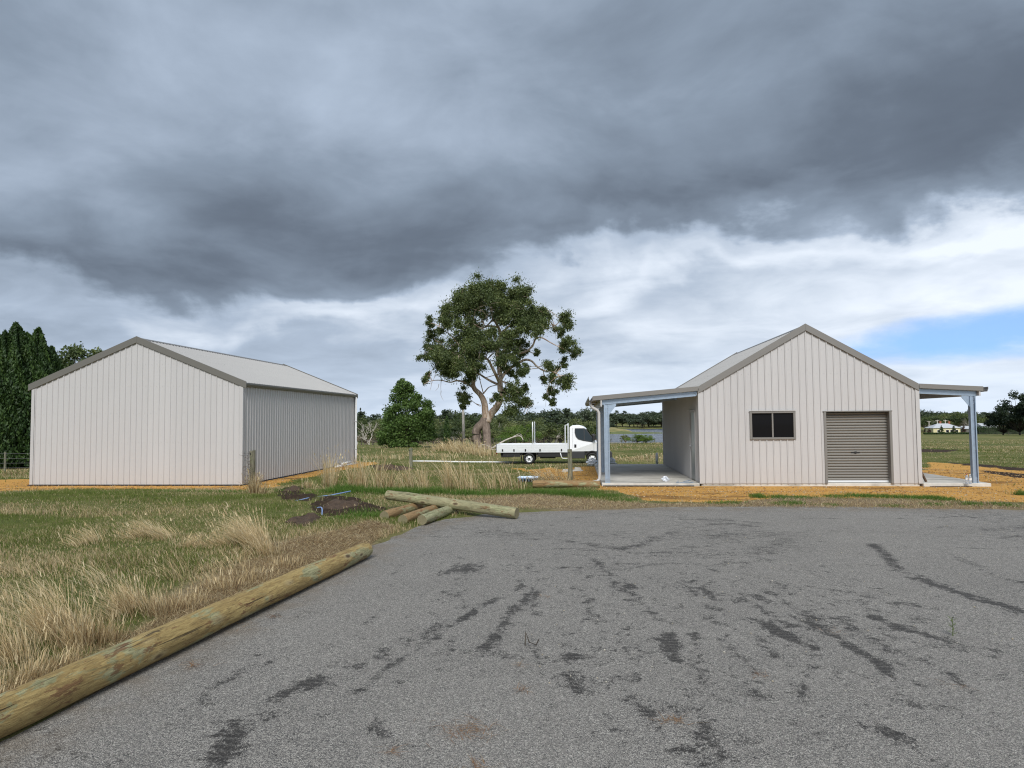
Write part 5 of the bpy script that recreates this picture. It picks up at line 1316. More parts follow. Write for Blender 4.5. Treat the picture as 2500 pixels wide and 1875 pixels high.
for px in range(860, 1462, 21): plant(MW, px + rw.uniform(-8, 8), rw.uniform(1008, 1026), rw.uniform(195, 260), rw.uniform(8, 13), 'woodland_tree', L1, G1)
for px in range(866, 1470, 17): plant(MF, px + rw.uniform(-7, 7), rw.uniform(999, 1014) - .012 * (px - 1150), rw.uniform(420, 620), rw.uniform(14, 24), 'far_tree', 'dark tree on the wooded rise far behind the truck', 'trees on the far rise')
for px, t_ in ((880, 994), (1112, 1000), (1080, 1002), (1095, 999), (1350, 1004), (1408, 1005), (1395, 1008)): plant(MF if px % 2 else MC, px, t_, 640, rw.uniform(10, 16), 'far_tree', 'dark tree on the wooded rise far behind the truck', 'trees on the far rise')
plant(MBt, 1270, 1030, 128, 5.6, 'bright_tree', 'rounded bright green tree behind the tray of the truck', None)
plant(MBt, 1242, 1058, 122, 5.0, 'bright_tree', 'low bright green spreading tree between the big gum and the rounded bright tree', None)
plant(MW, 1330, 1024, 132, 6.6, 'woodland_tree', 'dark round tree behind the truck between the rack poles and the cab', None)
plant(MS, 1203, 1046, 110, 3.0, 'woodland_tree', 'narrow dark green tree directly right of the big gum trunk', None)
# bush on the near shore, low growth
plant(MBt, 1556, 1056, 112, 2.7, 'shrub', 'round bright green bush in front of the lake', None, cat='bush')
plant(MBt, 1576, 1064, 112.6, 2.2, 'shrub', 'smaller green bush joined to the right of the round bush by the lake', None, cat='bush')
plant(MW, 1526, 1076, 114, 1.4, 'shrub', 'low dull green bush left of the round bush by the lake', None, cat='bush')
# far shore of the lake
for px in range(1455, 1690, 11): plant(MF, px + rw.uniform(-5, 5), rw.uniform(1009, 1020), rw.uniform(690, 740), rw.uniform(16, 26), 'shore_tree', 'dark green gum on the far shore of the lake', 'trees on the far shore of the lake')
for px in range(1455, 1690, 13): plant(MF, px + rw.uniform(-5, 5), rw.uniform(1003, 1011), rw.uniform(820, 980), rw.uniform(18, 30), 'ridge_tree', 'blue green tree on the ridge beyond the lake', 'trees on the ridge beyond the lake')
for px, t_ in ((1504, 1002), (1522, 1003), (1612, 1001), (1590, 1004)): plant(MF, px, t_, 900, 16, 'ridge_tree', 'blue green tree on the ridge beyond the lake', 'trees on the ridge beyond the lake')
for px, t_ in ((1478, 1027), (1490, 1032), (1470, 1020)): plant(MF, px, t_, 540, 12, 'shore_tree', 'dark green gum on the mound in the lake', 'gums on the mound in the lake', zoff=LAKE_Z + 12.0 - 1.5)
# right: trees behind the farmhouse
for px in range(2215, 2620, 17): plant(MW, px + rw.uniform(-7, 7), rw.uniform(1005, 1022), rw.uniform(395, 450), rw.uniform(14, 22), 'backdrop_tree', 'leafy green tree in the belt behind the cream farmhouse', 'tree belt behind the farmhouse')
for px in range(2200, 2620, 13): plant(MF, px + rw.uniform(-7, 7), rw.uniform(1003, 1011), rw.uniform(600, 760), rw.uniform(18, 26), 'ridge_tree', 'dark tree on the rise beyond the farmhouse', 'trees on the rise beyond the farmhouse')
for px, t_ in ((2258, 1000), (2290, 1004), (2366, 1001)): plant(MF, px, t_, 620, 18, 'ridge_tree', 'dark tree on the rise beyond the farmhouse', 'trees on the rise beyond the farmhouse')
for px, t_, wd in ((2298, 1037, 5.2), (2328, 1036, 5.2)): plant(MS, px, t_, 325, wd, 'garden_tree', 'small conical tree in front of the cream farmhouse', 'conical trees in front of the farmhouse')
plant(MR, 2352, 1034, 325, 4.4, 'garden_tree', 'reddish conical tree at the end of the cream farmhouse', None)
plant(MR, 2268, 1044, 330, 5.0, 'garden_tree', 'brownish bushy tree beside the power poles near the farmhouse', None)
for px, t_, Y, wd, lab in ((2488, 956, 240, 10, 'huge dark spreading pine beside the far hedge'), (2446, 990, 250, 9, 'dark pine at the left of the huge spreading pine'), (2562, 922, 230, 15, 'tallest dark pine at the right of the huge spreading pine')):
    plant(MP, px, t_, Y, wd, 'pine_tree', lab, None)

# ------------------------------------------------------------------ farmhouse and neighbours
M['cream'] = paint('cream render', (.62, .56, .33), .7, .05); M['white_roof'] = paint('white iron roof', (.48, .50, .52), .5, .04)
M['brick'] = paint('red brick', (.30, .11, .06), .8, .2); M['hedge_core'] = paint('hedge wood', (.02, .03, .012), .9, .2)
def house(px0, px1, Y, wall_h, depth, label):
    p0, p1 = at_y(px0, 1058, Y), at_y(px1, 1058, Y); cx = (p0[0] + p1[0]) / 2; W = p1[0] - p0[0]; gz = float(ground_z(cx, Y)); R = empty('farmhouse', (cx, Y, gz), label=label, cat='house')
    MB().box(-W / 2, W / 2, 0, depth, -.5, wall_h).build('wall', M['cream'], R)
    o_ = .5; rh = 2.1; m = MB(); a = W / 2 + o_; d = depth + o_
    m.add([(-a, -o_, wall_h), (a, -o_, wall_h), (a, d, wall_h), (-a, d, wall_h), (-a + depth * .55, depth / 2, wall_h + rh), (a - depth * .55, depth / 2, wall_h + rh)], [(0, 1, 5, 4), (1, 2, 5), (2, 3, 4, 5), (3, 0, 4), (0, 3, 2, 1)])
    rf = m.build('roof', M['white_roof'], R)
    for x in (-.05 * W, .28 * W):
        MB().box(x - .4, x + .4, depth / 2 + .6, depth / 2 + 1.4, wall_h + .8, wall_h + rh + .95).box(x - .48, x + .48, depth / 2 + .52, depth / 2 + 1.48, wall_h + rh + .95, wall_h + rh + 1.12).build('chimney', M['brick'], rf)
    for x in (.02 * W, .18 * W, .36 * W, -.3 * W):
        w_ = MB().box(x - .75, x + .75, -.06, .02, .8, 2.1).build('window', M['pvc'], R); MB().box(x - .62, x + .62, -.09, -.065, .92, 1.98).build('pane', M['glass'], w_)
    return R
house(2279, 2345, 350, 2.9, 7.5, 'cream farmhouse with white hipped roof and two brick chimneys across the paddock')
def small_shed(px0, px1, Y, h, mat, label, name='outbuilding'):
    p0, p1 = at_y(px0, 1058, Y), at_y(px1, 1058, Y); cx = (p0[0] + p1[0]) / 2; W = p1[0] - p0[0]; gz = float(ground_z(cx, Y)); R = empty(name, (cx, Y, gz), label=label, cat='shed')
    MB().box(-W / 2, W / 2, 0, 7, -.5, h).build('wall', M[mat], R); m = MB(); m.prism([(-.4, h), (7.4, h), (3.5, h + 1.3)], 'x', -W / 2 - .3, W / 2 + .3); m.build('roof', M['white_roof'], R)
    MB().box(-1.3, 1.3, -.05, .03, -.2, h * .8).build('door', M['trim'], R)
small_shed(2356, 2384, 355, 2.4, 'trim', 'low dark walled outbuilding beside the farmhouse')
small_shed(2398, 2436, 360, 3.6, 'white_roof', 'white outbuilding behind the clipped hedge')
small_shed(1346, 1362, 430, 5.5, 'white_roof', 'pale roofed building glimpsed in the wood behind the truck')
power_pole(2269, 1058, 1028, 372, .22, 1, 'timber power pole with cross arm left of the farmhouse', 'power poles by the farmhouse')
power_pole(2291, 1056, 1025, 385, .22, 1, 'timber power pole with cross arm left of the farmhouse', 'power poles by the farmhouse', -.06)
power_pole(2309, 1056, 1025, 380, .22, 1, 'timber power pole with cross arm rising behind the farmhouse roof')
def hedge(px0, px1, Y, h, label, seed):
    p0, p1 = at_y(px0, 1058, Y), at_y(px1, 1058, Y); rg = np.random.default_rng(seed); gz = float(ground_z(p0[0], Y)); L = p1[0] - p0[0]; R = empty('hedge', (p0[0] + L / 2, Y, gz), label=label, cat='hedge')
    MB().box(-L / 2 + .3, L / 2 - .3, .2, 1.6, -.3, h * .9).build('stem', M['hedge_core'], R)
    n = int(L * 160); P = np.stack([rg.uniform(-L / 2, L / 2, n), rg.uniform(-.1, 1.8, n), rg.uniform(0, 1, n) ** .7 * h * (1 + .06 * rg.normal(size=n))], 1)
    v, t = leaf_cards(P, .45, rg, .6); tint = np.repeat(np.clip(.4 + rg.normal(0, .2, n), 0, 1), 4); link_mesh('foliage', np_mesh('foliage', v, t, M['leaf_cypress'], np.repeat(tint[:, None], 3, 1)), None, R)
hedge(2388, 2560, 300, 3.0, 'long clipped dark green hedge along the far side of the paddock', 5)
hedge(2258, 2372, 318, .8, 'low green garden hedge in front of the cream farmhouse', 6)

# ------------------------------------------------------------------ wire fences: posts are things, the wires between two posts are one thing
M['fence_post'] = paint('dark fence timber', (.075, .062, .048), .9, .25); M['wire'] = paint('fence wire', (.20, .20, .20), .5, .1, .6)
def fence(p0, p1, n, h, r, lab_post, lab_wire, group, mat='fence_post', rows=5):
    rr = random.Random(3); P = []
    m0 = None
    for i in range(n):
        t = i / (n - 1); x = p0[0] + (p1[0] - p0[0]) * t; y = p0[1] + (p1[1] - p0[1]) * t; z = float(ground_z(x, y)); hh = h * rr.uniform(.9, 1.08)
        if m0 is None: m0 = MB().tube([(0, 0, -.4), (0, 0, h)], [r, r * .9], 8).mesh('fence_post', [M[mat]])
        o = link_mesh('fence_post', m0, None, None, label=lab_post, cat='fence post', group=group); o.location = (x, y, z); o.rotation_euler = (rr.gauss(0, .03), rr.gauss(0, .03), rr.uniform(0, 6)); o.scale = (1, 1, hh / h); P.append((x, y, z))
    m = MB()
    for k in range(rows):
        zz = h * (.2 + .72 * k / (rows - 1)); m.tube([(x, y - r, z + zz) for x, y, z in P], .006, 4)
    m.build('fence_wire', M['wire'], None, label=lab_wire, cat='fence wire')
fence(at_y(868, 1100, 98), at_y(1085, 1096, 104), 17, 1.05, .07, 'dark timber post of the wire fence beyond the broadleaf tree', 'plain wires of the fence beyond the broadleaf tree', 'posts of the fence beyond the broadleaf tree')
fence(at_y(1090, 1096, 104), at_y(1460, 1090, 118), 22, 1.05, .06, 'thin dark post of the wire fence behind the truck', 'plain wires of the fence behind the truck', 'posts of the fence behind the truck')
fence(at_y(1465, 1086, 128), at_y(1680, 1086, 128), 9, 1.0, .05, 'small dark fence post on the crest above the lake', 'plain wires of the fence above the lake', 'posts of the fence above the lake')
fence(at_y(-70, 1150, 31.5), at_y(92, 1150, 32.5), 3, .95, .055, 'pale timber post of the wire fence in front of the cypress row', 'plain wires of the fence in front of the cypress row', 'posts of the fence by the cypress row', 'post_v', 4)
fence(at_y(2380, 1058, 262), at_y(2600, 1058, 262), 9, 1.1, .07, 'dark fence post along the far edge of the paddock by the hedge', 'plain wires of the fence along the far paddock edge', 'posts of the far paddock fence')

# ------------------------------------------------------------------ bits and pieces on the site
def pipe(name, pts, r, mat, label, n=10, cat='pipe', **kw): return MB().tube(pts, r, n).build(name, M[mat], None, True, label=label, cat=cat, **kw)
a, b = on_ground(1008, 1128), on_ground(1262, 1131); a[2] += .05; b[2] += .05
pipe('pvc_pipe', [a + (b - a) * t + np.array([0, 0, .01 * math.sin(t * 9)]) for t in np.linspace(0, 1, 12)], .05, 'pvc', 'long white plastic pipe lying in the grass behind the truck')
for k, (pa, pb, dz) in enumerate([((820, 1143), (868, 1134), .05), ((822, 1138), (862, 1131), .05), ((835, 1141), (858, 1135), .15)]):
    A, B = on_ground(*pa), on_ground(*pb); A[2] += dz; B[2] += dz; pipe('pvc_offcut', [A, B], .05, 'pvc', 'white plastic pipe offcut stacked against the side wall of the long shed', group='pipe offcuts by the long shed')
A, B = on_ground(686, 1236), on_ground(808, 1219); A[2] += .03; B[2] += .09
pipe('blue_pipe', [A, (A + B) / 2 + np.array([0, 0, .03]), B, B + np.array([.35, .3, .06])], .013, 'blue', 'straight blue water pipe lying across the dug soil')
A = on_ground(766, 1246); B = on_ground(786, 1262)
pipe('blue_hose', curve_pts([A + np.array([0, 0, .02]), (A + B) / 2 + np.array([.05, .05, .10]), B + np.array([0, 0, .02])], 6), .012, 'blue', 'short curved blue hose poking out of the soil', 8, cat='hose')
b = on_ground(1604, 1136); b = np.array([b[0], RY1 + .35, -.30])
b[0] = at_y(1604, 1136, RY1 + .35)[0]
m = MB(); m.tube([b, b + np.array([0, 0, .42]), b + np.array([0, 0, .50]), b + np.array([0, 0, .535])], [.055, .055, .045, .018], 12); m.build('vent_pipe', M['pvc'], None, True, label='short capped white plastic pipe standing behind the verandah slab', cat='pipe')
# soil heaps
def soil_mat():
    mt, t, b = new_mat('dug soil'); co = world_co(t); n = t.noise(co, 9, 6, .7); n2 = t.noise(co, 45, 4, .7)
    t.put(b.inputs['Base Color'], t.ramp(t.m('ADD', t.m('MULTIPLY', n, .6), t.m('MULTIPLY', n2, .4)), [(.3, (.034, .022, .014)), (.55, (.088, .058, .038)), (.75, (.17, .12, .08))])); b.inputs['Roughness'].default_value = .95; bump(t, b, t.m('ADD', n, n2), .9, .03); return mt
M['soil'] = soil_mat()
def heap(px, py, rx, ry, h, label, seed):
    c = on_ground(px, py); rg = np.random.default_rng(seed); n, k = 40, 12; vs = [(0, 0, h)]; fs = []
    for j in range(1, k + 1):
        for i in range(n):
            a = 2 * math.pi * i / n; u = j / k; wv = 1 + .18 * math.sin(3 * a + seed) + .10 * math.sin(7 * a + seed * 2)
            x, y = rx * u * wv * math.cos(a), ry * u * wv * math.sin(a)
            z = h * (1 - u ** 1.6) + float(fractal(x * 6, y * 6, seed, 4, 1.0)) * .07 * (1 - u ** 3) - .04 * u ** 4; vs.append((x, y, z))
    fs = [(0, 1 + i, 1 + (i + 1) % n) for i in range(n)] + [(1 + (j - 1) * n + i, 1 + j * n + i, 1 + j * n + (i + 1) % n, 1 + (j - 1) * n + (i + 1) % n) for j in range(1, k) for i in range(n)]
    o = MB().add(vs, fs).build('soil_heap', M['soil'], None, False, label=label, cat='soil heap'); o.location = c; return o
heap(835, 1242, .62, .75, .13, 'wide flat heap of dark dug soil left of the logs', 1)
heap(715, 1206, .28, .40, .17, 'small dark soil clod heap beside the long shed corner', 2)
heap(735, 1222, .30, .28, .14, 'small dark soil heap under the end of the blue pipe', 3)
heap(745, 1274, .30, .40, .10, 'low ragged soil heap in the grass nearest the long log', 4)
heap(945, 1144, 1.2, .6, .16, 'reddish dark soil heap in the grass by the downpipe of the long shed', 5)
# galvanised lattice stack, grey slabs
g = on_ground(1290, 1176); st = empty('bracket_stack', tuple(g), -.05, label='stack of galvanised steel brackets lying in the tall grass', cat='steel stack')
for k in range(7):
    x = -.27 + k * .09; m = MB(); m.box(x - .032, x + .032, -.28, .28, .10 + .004 * k, .114 + .004 * k).box(x - .036, x - .028, -.28, .28, .02, .10 + .004 * k).box(x + .028, x + .036, -.28, .28, .02, .10 + .004 * k); m.build('bracket', M['galv'], st)
for y in (-.22, .2): MB().box(-.33, .33, y - .03, y + .03, -.05, .02).build('bearer', M['plank'], st)
for y in (-.24, .0, .22): MB().tube([(-.32, y, .15), (.33, y, .155)], .012, 6).build('rod', M['galv'], st)
g = on_ground(1398, 1152)
m = MB()
for k, (x0, w_, h_, y0) in enumerate([(-.42, .42, .10, 0), (-.05, .50, .07, .1), (.05, .32, .16, .25)]):
    m.prism([(x0, 0), (x0 + w_ * .1, h_), (x0 + w_ * .8, h_ * .85), (x0 + w_, 0)], 'y', y0 - .15, y0 + .15)
o = m.build('broken_concrete', M['concrete'], None, bevel=.02, label='broken grey concrete lumps behind the timber post on the orange fill', cat='rubble'); o.location = g
# plastic bags
def bag(loc, s, label, seed, group=None):
    rg = np.random.default_rng(seed); n, k = 18, 10; vs = []
    for j in range(k + 1):
        t = j / k
        for i in range(n):
            a = 2 * math.pi * i / n; r = s * (.75 * math.sin(math.pi * min(1, .16 + t * .8)) ** .6 + .12) * (1 + .26 * rg.normal() + .25 * math.sin(3 * a + seed + t * 4)) ; vs.append((r * math.cos(a), r * math.sin(a) * .8, max(0.0, t * s * 1.5 + .06 * s * rg.normal())))
    m = MB().add(vs, [(j * n + i, j * n + (i + 1) % n, (j + 1) * n + (i + 1) % n, (j + 1) * n + i) for j in range(k) for i in range(n)] + [tuple(range(n))[::-1], tuple(k * n + i for i in range(n))])
    o = m.build('plastic_bag', M['film'], None, False, label=label, cat='plastic bag', group=group); o.location = loc; return o
p = at_y(1625, 1176, 21.35); bag((p[0], 21.35, -.208), .10, 'crumpled clear plastic bag standing on the verandah slab', 1)
p = at_y(1449, 1128, 29.9); bag((p[0] - .05, 29.9, float(ground_z(p[0], 29.9)) + .02), .20, 'crumpled white plastic wrap left of the verandah posts', 2)
p = at_y(1491, 1130, 29.9); bag((p[0], 29.9, float(ground_z(p[0], 29.9)) + .02), .22, 'crumpled white plastic wrap right of the verandah posts', 3)
# small offcuts on the slab
rg = np.random.default_rng(5)
for k in range(9):
    p = at_z(1665 + rg.uniform(-12, 34), 1176 + rg.uniform(-3, 3), -.208); p[1] = max(p[1], RY0 + .05); a = rg.uniform(0, 3.1); l = rg.uniform(.05, .16)
    o = MB().box(-l, l, -.012, .012, 0, .018).build('metal_offcut', M['galv'], None, label='small metal offcut scattered on the verandah slab near the side door', cat='offcut', group='metal offcuts on the verandah slab'); o.location = (min(p[0], RX0 - .2), p[1], -.209); o.rotation_euler = (0, 0, a)
# water bottles, leaning plank
for px in (2363, 2367):
    p = at_z(px, 1181, -.215); z0 = -.214; k = 0 if px == 2363 else 1; x, y = p[0], p[1] + .05 - .09 * k; R = empty('water_bottle', (x, y, z0), label='clear plastic water bottle standing beside the right verandah post', cat='bottle', group='water bottles by the verandah post')
    pr = [(.0, 0), (.034, 0), (.037, .012), (.037, .06), (.033, .075), (.037, .09), (.037, .17), (.030, .20), (.013, .235), (.013, .25)]; n = 14
    m = MB(); m.add([(r * math.cos(2 * math.pi * i / n), r * math.sin(2 * math.pi * i / n), z) for r, z in pr for i in range(n)], [(j * n + i, j * n + (i + 1) % n, (j + 1) * n + (i + 1) % n, (j + 1) * n + i) for j in range(len(pr) - 1) for i in range(n)]); m.build('bottle', M['clear'], R, True)
    MB().tube([(0, 0, .246), (0, 0, .268)], .015, 12).build('cap', M['pvc' if k else 'red_lens'], R); MB().tube([(0, 0, .10), (0, 0, .155)], .0385, 14, False).build('wrapper', M['pvc'], R)
p = at_z(2259, 1181, -.215)
m = MB(); m.box(-.02, .02, -.045, .045, 0, .62); o = m.build('plank', M['plank'], None, bevel=.004, segs=1, label='short dark timber plank leaning on the right wall of the verandah shed', cat='plank'); o.location = (RX1 + .30, RY0 + .35, -.205); o.rotation_euler = (0, -.42, 0)

# ------------------------------------------------------------------ grass
def blades(P, H, W, lean, root, tip, rng):
    n = len(P); a = rng.uniform(0, 2 * math.pi, n); s = np.stack([np.cos(a), np.sin(a), np.zeros(n)], 1) * (W * .5)[:, None]
    up = np.zeros((n, 3)); up[:, 2] = 1; l3 = np.concatenate([lean, np.zeros((n, 1))], 1)
    mid = P + (up * .55 + l3 * .28) * H[:, None]; tp = P + (up * (1 - .35 * np.minimum(1, np.linalg.norm(lean, axis=1)) ** 2)[:, None] + l3) * H[:, None]
    v = np.stack([P - s, P + s, mid - s * .75, mid + s * .75, tp], 1).reshape(-1, 3); b = (np.arange(n) * 5)[:, None]
    t = np.stack([b + np.array([[0, 1, 3]]), b + np.array([[0, 3, 2]]), b + np.array([[2, 3, 4]])], 1).reshape(-1, 3)
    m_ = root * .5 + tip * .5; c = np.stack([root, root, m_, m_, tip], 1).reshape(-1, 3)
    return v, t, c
def stems(P, H, W, lean, root, tip, rng, curl):
    n = len(P); a = rng.uniform(0, 2 * math.pi, n); s = np.stack([np.cos(a), np.sin(a), np.zeros(n)], 1) * (W * .5)[:, None]; V = []; Cc = []
    l3 = np.concatenate([lean, np.zeros((n, 1))], 1); ln = np.linalg.norm(lean, axis=1)
    for t, wd in ((0, 1), (.35, .9), (.7, .7), (1.0, 0)):
        c = P + l3 * (H * (t * .35 + t * t * .75))[:, None]; c[:, 2] += H * (t - .42 * curl * np.minimum(ln, 1.2) * t * t)
        col = root + (tip - root) * t
        if wd: V += [c - s * wd, c + s * wd]; Cc += [col, col]
        else: V.append(c); Cc.append(col)
    b = (np.arange(n) * 7)[:, None]; F = np.array([[0, 1, 3], [0, 3, 2], [2, 3, 5], [2, 5, 4], [4, 5, 6]])
    return np.stack(V, 1).reshape(-1, 3), (b[:, None] + F[None]).reshape(-1, 3), np.stack(Cc, 1).reshape(-1, 3)
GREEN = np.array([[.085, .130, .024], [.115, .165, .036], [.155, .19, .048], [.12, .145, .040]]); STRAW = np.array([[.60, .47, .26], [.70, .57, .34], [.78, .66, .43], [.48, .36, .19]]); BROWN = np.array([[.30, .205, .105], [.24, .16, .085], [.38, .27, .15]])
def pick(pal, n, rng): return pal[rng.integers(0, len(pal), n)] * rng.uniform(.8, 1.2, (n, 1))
class Grass:
    def __init__(s): s.v, s.t, s.c, s.n = [], [], [], 0
    def add(s, v, t, c): s.v.append(v); s.t.append(t + s.n); s.c.append(c); s.n += len(v)
    def build(s, name, label): link_mesh(name, np_mesh(name, np.concatenate(s.v), np.concatenate(s.t), M['grass'], np.concatenate(s.c)), label=label, kind='stuff')
def field(G, x0, x1, y0, y1, n, h, w_, seed, dry=.35, frustum=(-.92, .76), clumpy=.5, leanx=-.25, allow_gravel=False):
    rng = np.random.default_rng(seed); y = y0 + (y1 - y0) * rng.uniform(0, 1, n) ** 1.0; lo = np.maximum(x0, frustum[0] * y - .3); hi = np.minimum(x1, frustum[1] * y + .3); x = lo + (hi - lo) * rng.uniform(0, 1, n)
    ok = hi > lo; x, y = x[ok], y[ok]; ok = signed(x, y, ASPHALT) > .03 + .1 * rng.uniform(0, 1, len(x))
    for (a0, a1, b0_, b1_) in ((.6, 11.9, 20.7, 29.5), (LX0 - .05, LX1 + .2, LY0 - .05, LY1 + .1)): ok &= ~((x > a0) & (x < a1) & (y > b0_) & (y < b1_))
    x, y = x[ok], y[ok]
    g, s, d = masks(x, y); cl = fractal(x, y, seed + 2, 3, .9); u = rng.uniform(0, 1, len(x)); keep = (u > g * (.97 if not allow_gravel else .8)) & (u > s * .9) & (u > clumpy * (.5 - cl * .6) * .9)
    x, y, d, cl = x[keep], y[keep], d[keep], cl[keep]; n = len(x)
    z = ground_full(x, y) - .01
    pd = np.clip(dry - .06 + .75 * fractal(x, y, seed + 5, 4, .33) + .7 * d, .04, .97); isd = rng.uniform(0, 1, n) < pd
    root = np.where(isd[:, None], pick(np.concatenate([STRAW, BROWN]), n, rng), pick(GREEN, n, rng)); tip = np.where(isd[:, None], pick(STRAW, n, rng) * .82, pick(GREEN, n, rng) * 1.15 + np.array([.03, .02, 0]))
    H = h * rng.uniform(.45, 1.4, n) * (1 + .5 * cl) * np.where(d > .5, .5, 1); lean = np.stack([rng.normal(leanx, .4, n), rng.normal(0, .4, n)], 1)
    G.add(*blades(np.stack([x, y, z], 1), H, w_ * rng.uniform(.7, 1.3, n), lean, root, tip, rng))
G = Grass(); field(G, -9, -2.4, 2.9, 7, 62000, .060, .0045, 201, .55); field(G, -11, -2.0, 7, 12, 105000, .060, .006, 202, .52); field(G, -18, 1, 12, 21.4, 130000, .065, .008, 203, .46)
field(G, -1.5, 12, 13.2, 17.2, 16000, .05, .008, 204, .8, clumpy=.9)
G.build('lawn_grass', 'short mixed green and straw grass around the asphalt')
G = Grass(); field(G, -11, 3, 21, 36, 80000, .06, .012, 205, .16); field(G, -45, 16, 36, 60, 60000, .07, .022, 206, .45); field(G, -70, 30, 60, 125, 60000, .12, .04, 207, .62)
field(G, 11, 60, 19, 60, 60000, .06, .020, 208, .46); field(G, 30, 110, 55, 130, 30000, .08, .05, 209, .50); field(G, -42, -17, 22, 40, 12000, .10, .02, 210, .4)
G.build('paddock_grass', 'longer paddock grass running down to the fences')
# tall seeding tussocks: (pixel of the foot, height px, spread px, blades, lean, tone 0 straw .. 1 brown)
G = Grass(); rng = np.random.default_rng(77)
TUS = [(800, 1194, 112, 9, 120, .02, 0), (815, 1196, 90, 9, 90, .1, 0), (862, 1196, 92, 10, 110, -.05, 0), (885, 1197, 100, 11, 130, .02, 0), (925, 1200, 98, 11, 130, .05, 0), (950, 1202, 70, 10, 70, .1, .2), (1000, 1194, 88, 12, 80, -.25, .15), (1030, 1196, 78, 11, 80, -.05, .1), (1040, 1200, 60, 12, 60, -.1, .1), (1100, 1198, 112, 14, 150, -.15, 0), (1130, 1200, 100, 14, 130, -.2, 0), (1155, 1202, 76, 10, 80, -.1, .1), (975, 1200, 50, 18, 50, -.1, .2),
       (1205, 1198, 84, 14, 90, -.3, .05), (1235, 1196, 96, 13, 90, -.3, .1), (1265, 1196, 60, 14, 60, -.2, .2), (1330, 1188, 66, 18, 120, -.5, .4), (1362, 1188, 66, 16, 130, -.5, .5), (1385, 1186, 46, 12, 70, -.3, .5),
       (622, 1206, 62, 11, 240, -.02, .55), (640, 1210, 34, 12, 140, .2, .5), (752, 1198, 30, 12, 90, 0, .3),
       (622, 1345, 130, 13, 240, -.62, 0), (640, 1352, 95, 15, 170, -.5, .05), (595, 1335, 80, 13, 110, -.75, 0), (655, 1362, 56, 22, 160, -.25, .3), (545, 1340, 46, 22, 110, -.9, .05), (490, 1346, 36, 24, 100, -.9, .1),
       (372, 1318, 82, 13, 150, -.8, 0), (412, 1324, 66, 15, 130, -.9, 0), (330, 1322, 46, 18, 90, -.9, .1), (455, 1346, 40, 16, 110, .5, .2), (235, 1336, 70, 13, 100, -.75, 0), (195, 1342, 46, 18, 70, -.8, .1),
       (330, 1506, 130, 20, 230, -.5, .25), (300, 1516, 110, 20, 130, -.6, .2), (390, 1506, 80, 26, 190, -.2, .6), (450, 1492, 50, 32, 220, -.1, .65), (540, 1446, 44, 36, 240, -.1, .65), (610, 1424, 38, 30, 180, 0, .6), (690, 1394, 28, 30, 150, 0, .6), (560, 1400, 60, 20, 40, -.5, .1), (430, 1420, 80, 20, 40, -.6, .1),
       (150, 1566, 190, 22, 240, -.55, .05), (110, 1580, 170, 22, 190, -.5, .1), (190, 1590, 120, 30, 250, -.2, .5), (40, 1640, 150, 26, 220, -.35, .25), (250, 1574, 70, 36, 280, 0, .65), (70, 1680, 80, 36, 280, .1, .65), (150, 1640, 60, 40, 240, .1, .65), (-30, 1620, 170, 26, 160, -.3, .2), (20, 1500, 110, 20, 80, -.7, 0), (110, 1470, 90, 26, 70, -.8, 0), (250, 1440, 90, 22, 60, -.7, 0), (60, 1420, 60, 30, 60, -.8, 0), (-10, 1720, 60, 40, 220, .1, .6),
       (1075, 1102, 24, 26, 180, -.3, 0), (1105, 1100, 34, 26, 260, -.3, 0), (1135, 1106, 40, 30, 320, -.3, 0), (1165, 1110, 34, 26, 240, -.2, .05), (1190, 1114, 24, 20, 130, -.2, .1), (1030, 1114, 18, 30, 120, -.4, .05), (900, 1118, 16, 40, 110, -.3, .1), (960, 1122, 16, 40, 110, -.3, .1), (1090, 1120, 16, 50, 130, -.3, .05), (1530, 1126, 12, 60, 240, -.2, .35), (1590, 1120, 13, 50, 240, -.2, .4), (30, 1160, 14, 40, 120, 0, .6), (100, 1156, 12, 30, 100, 0, .6)]
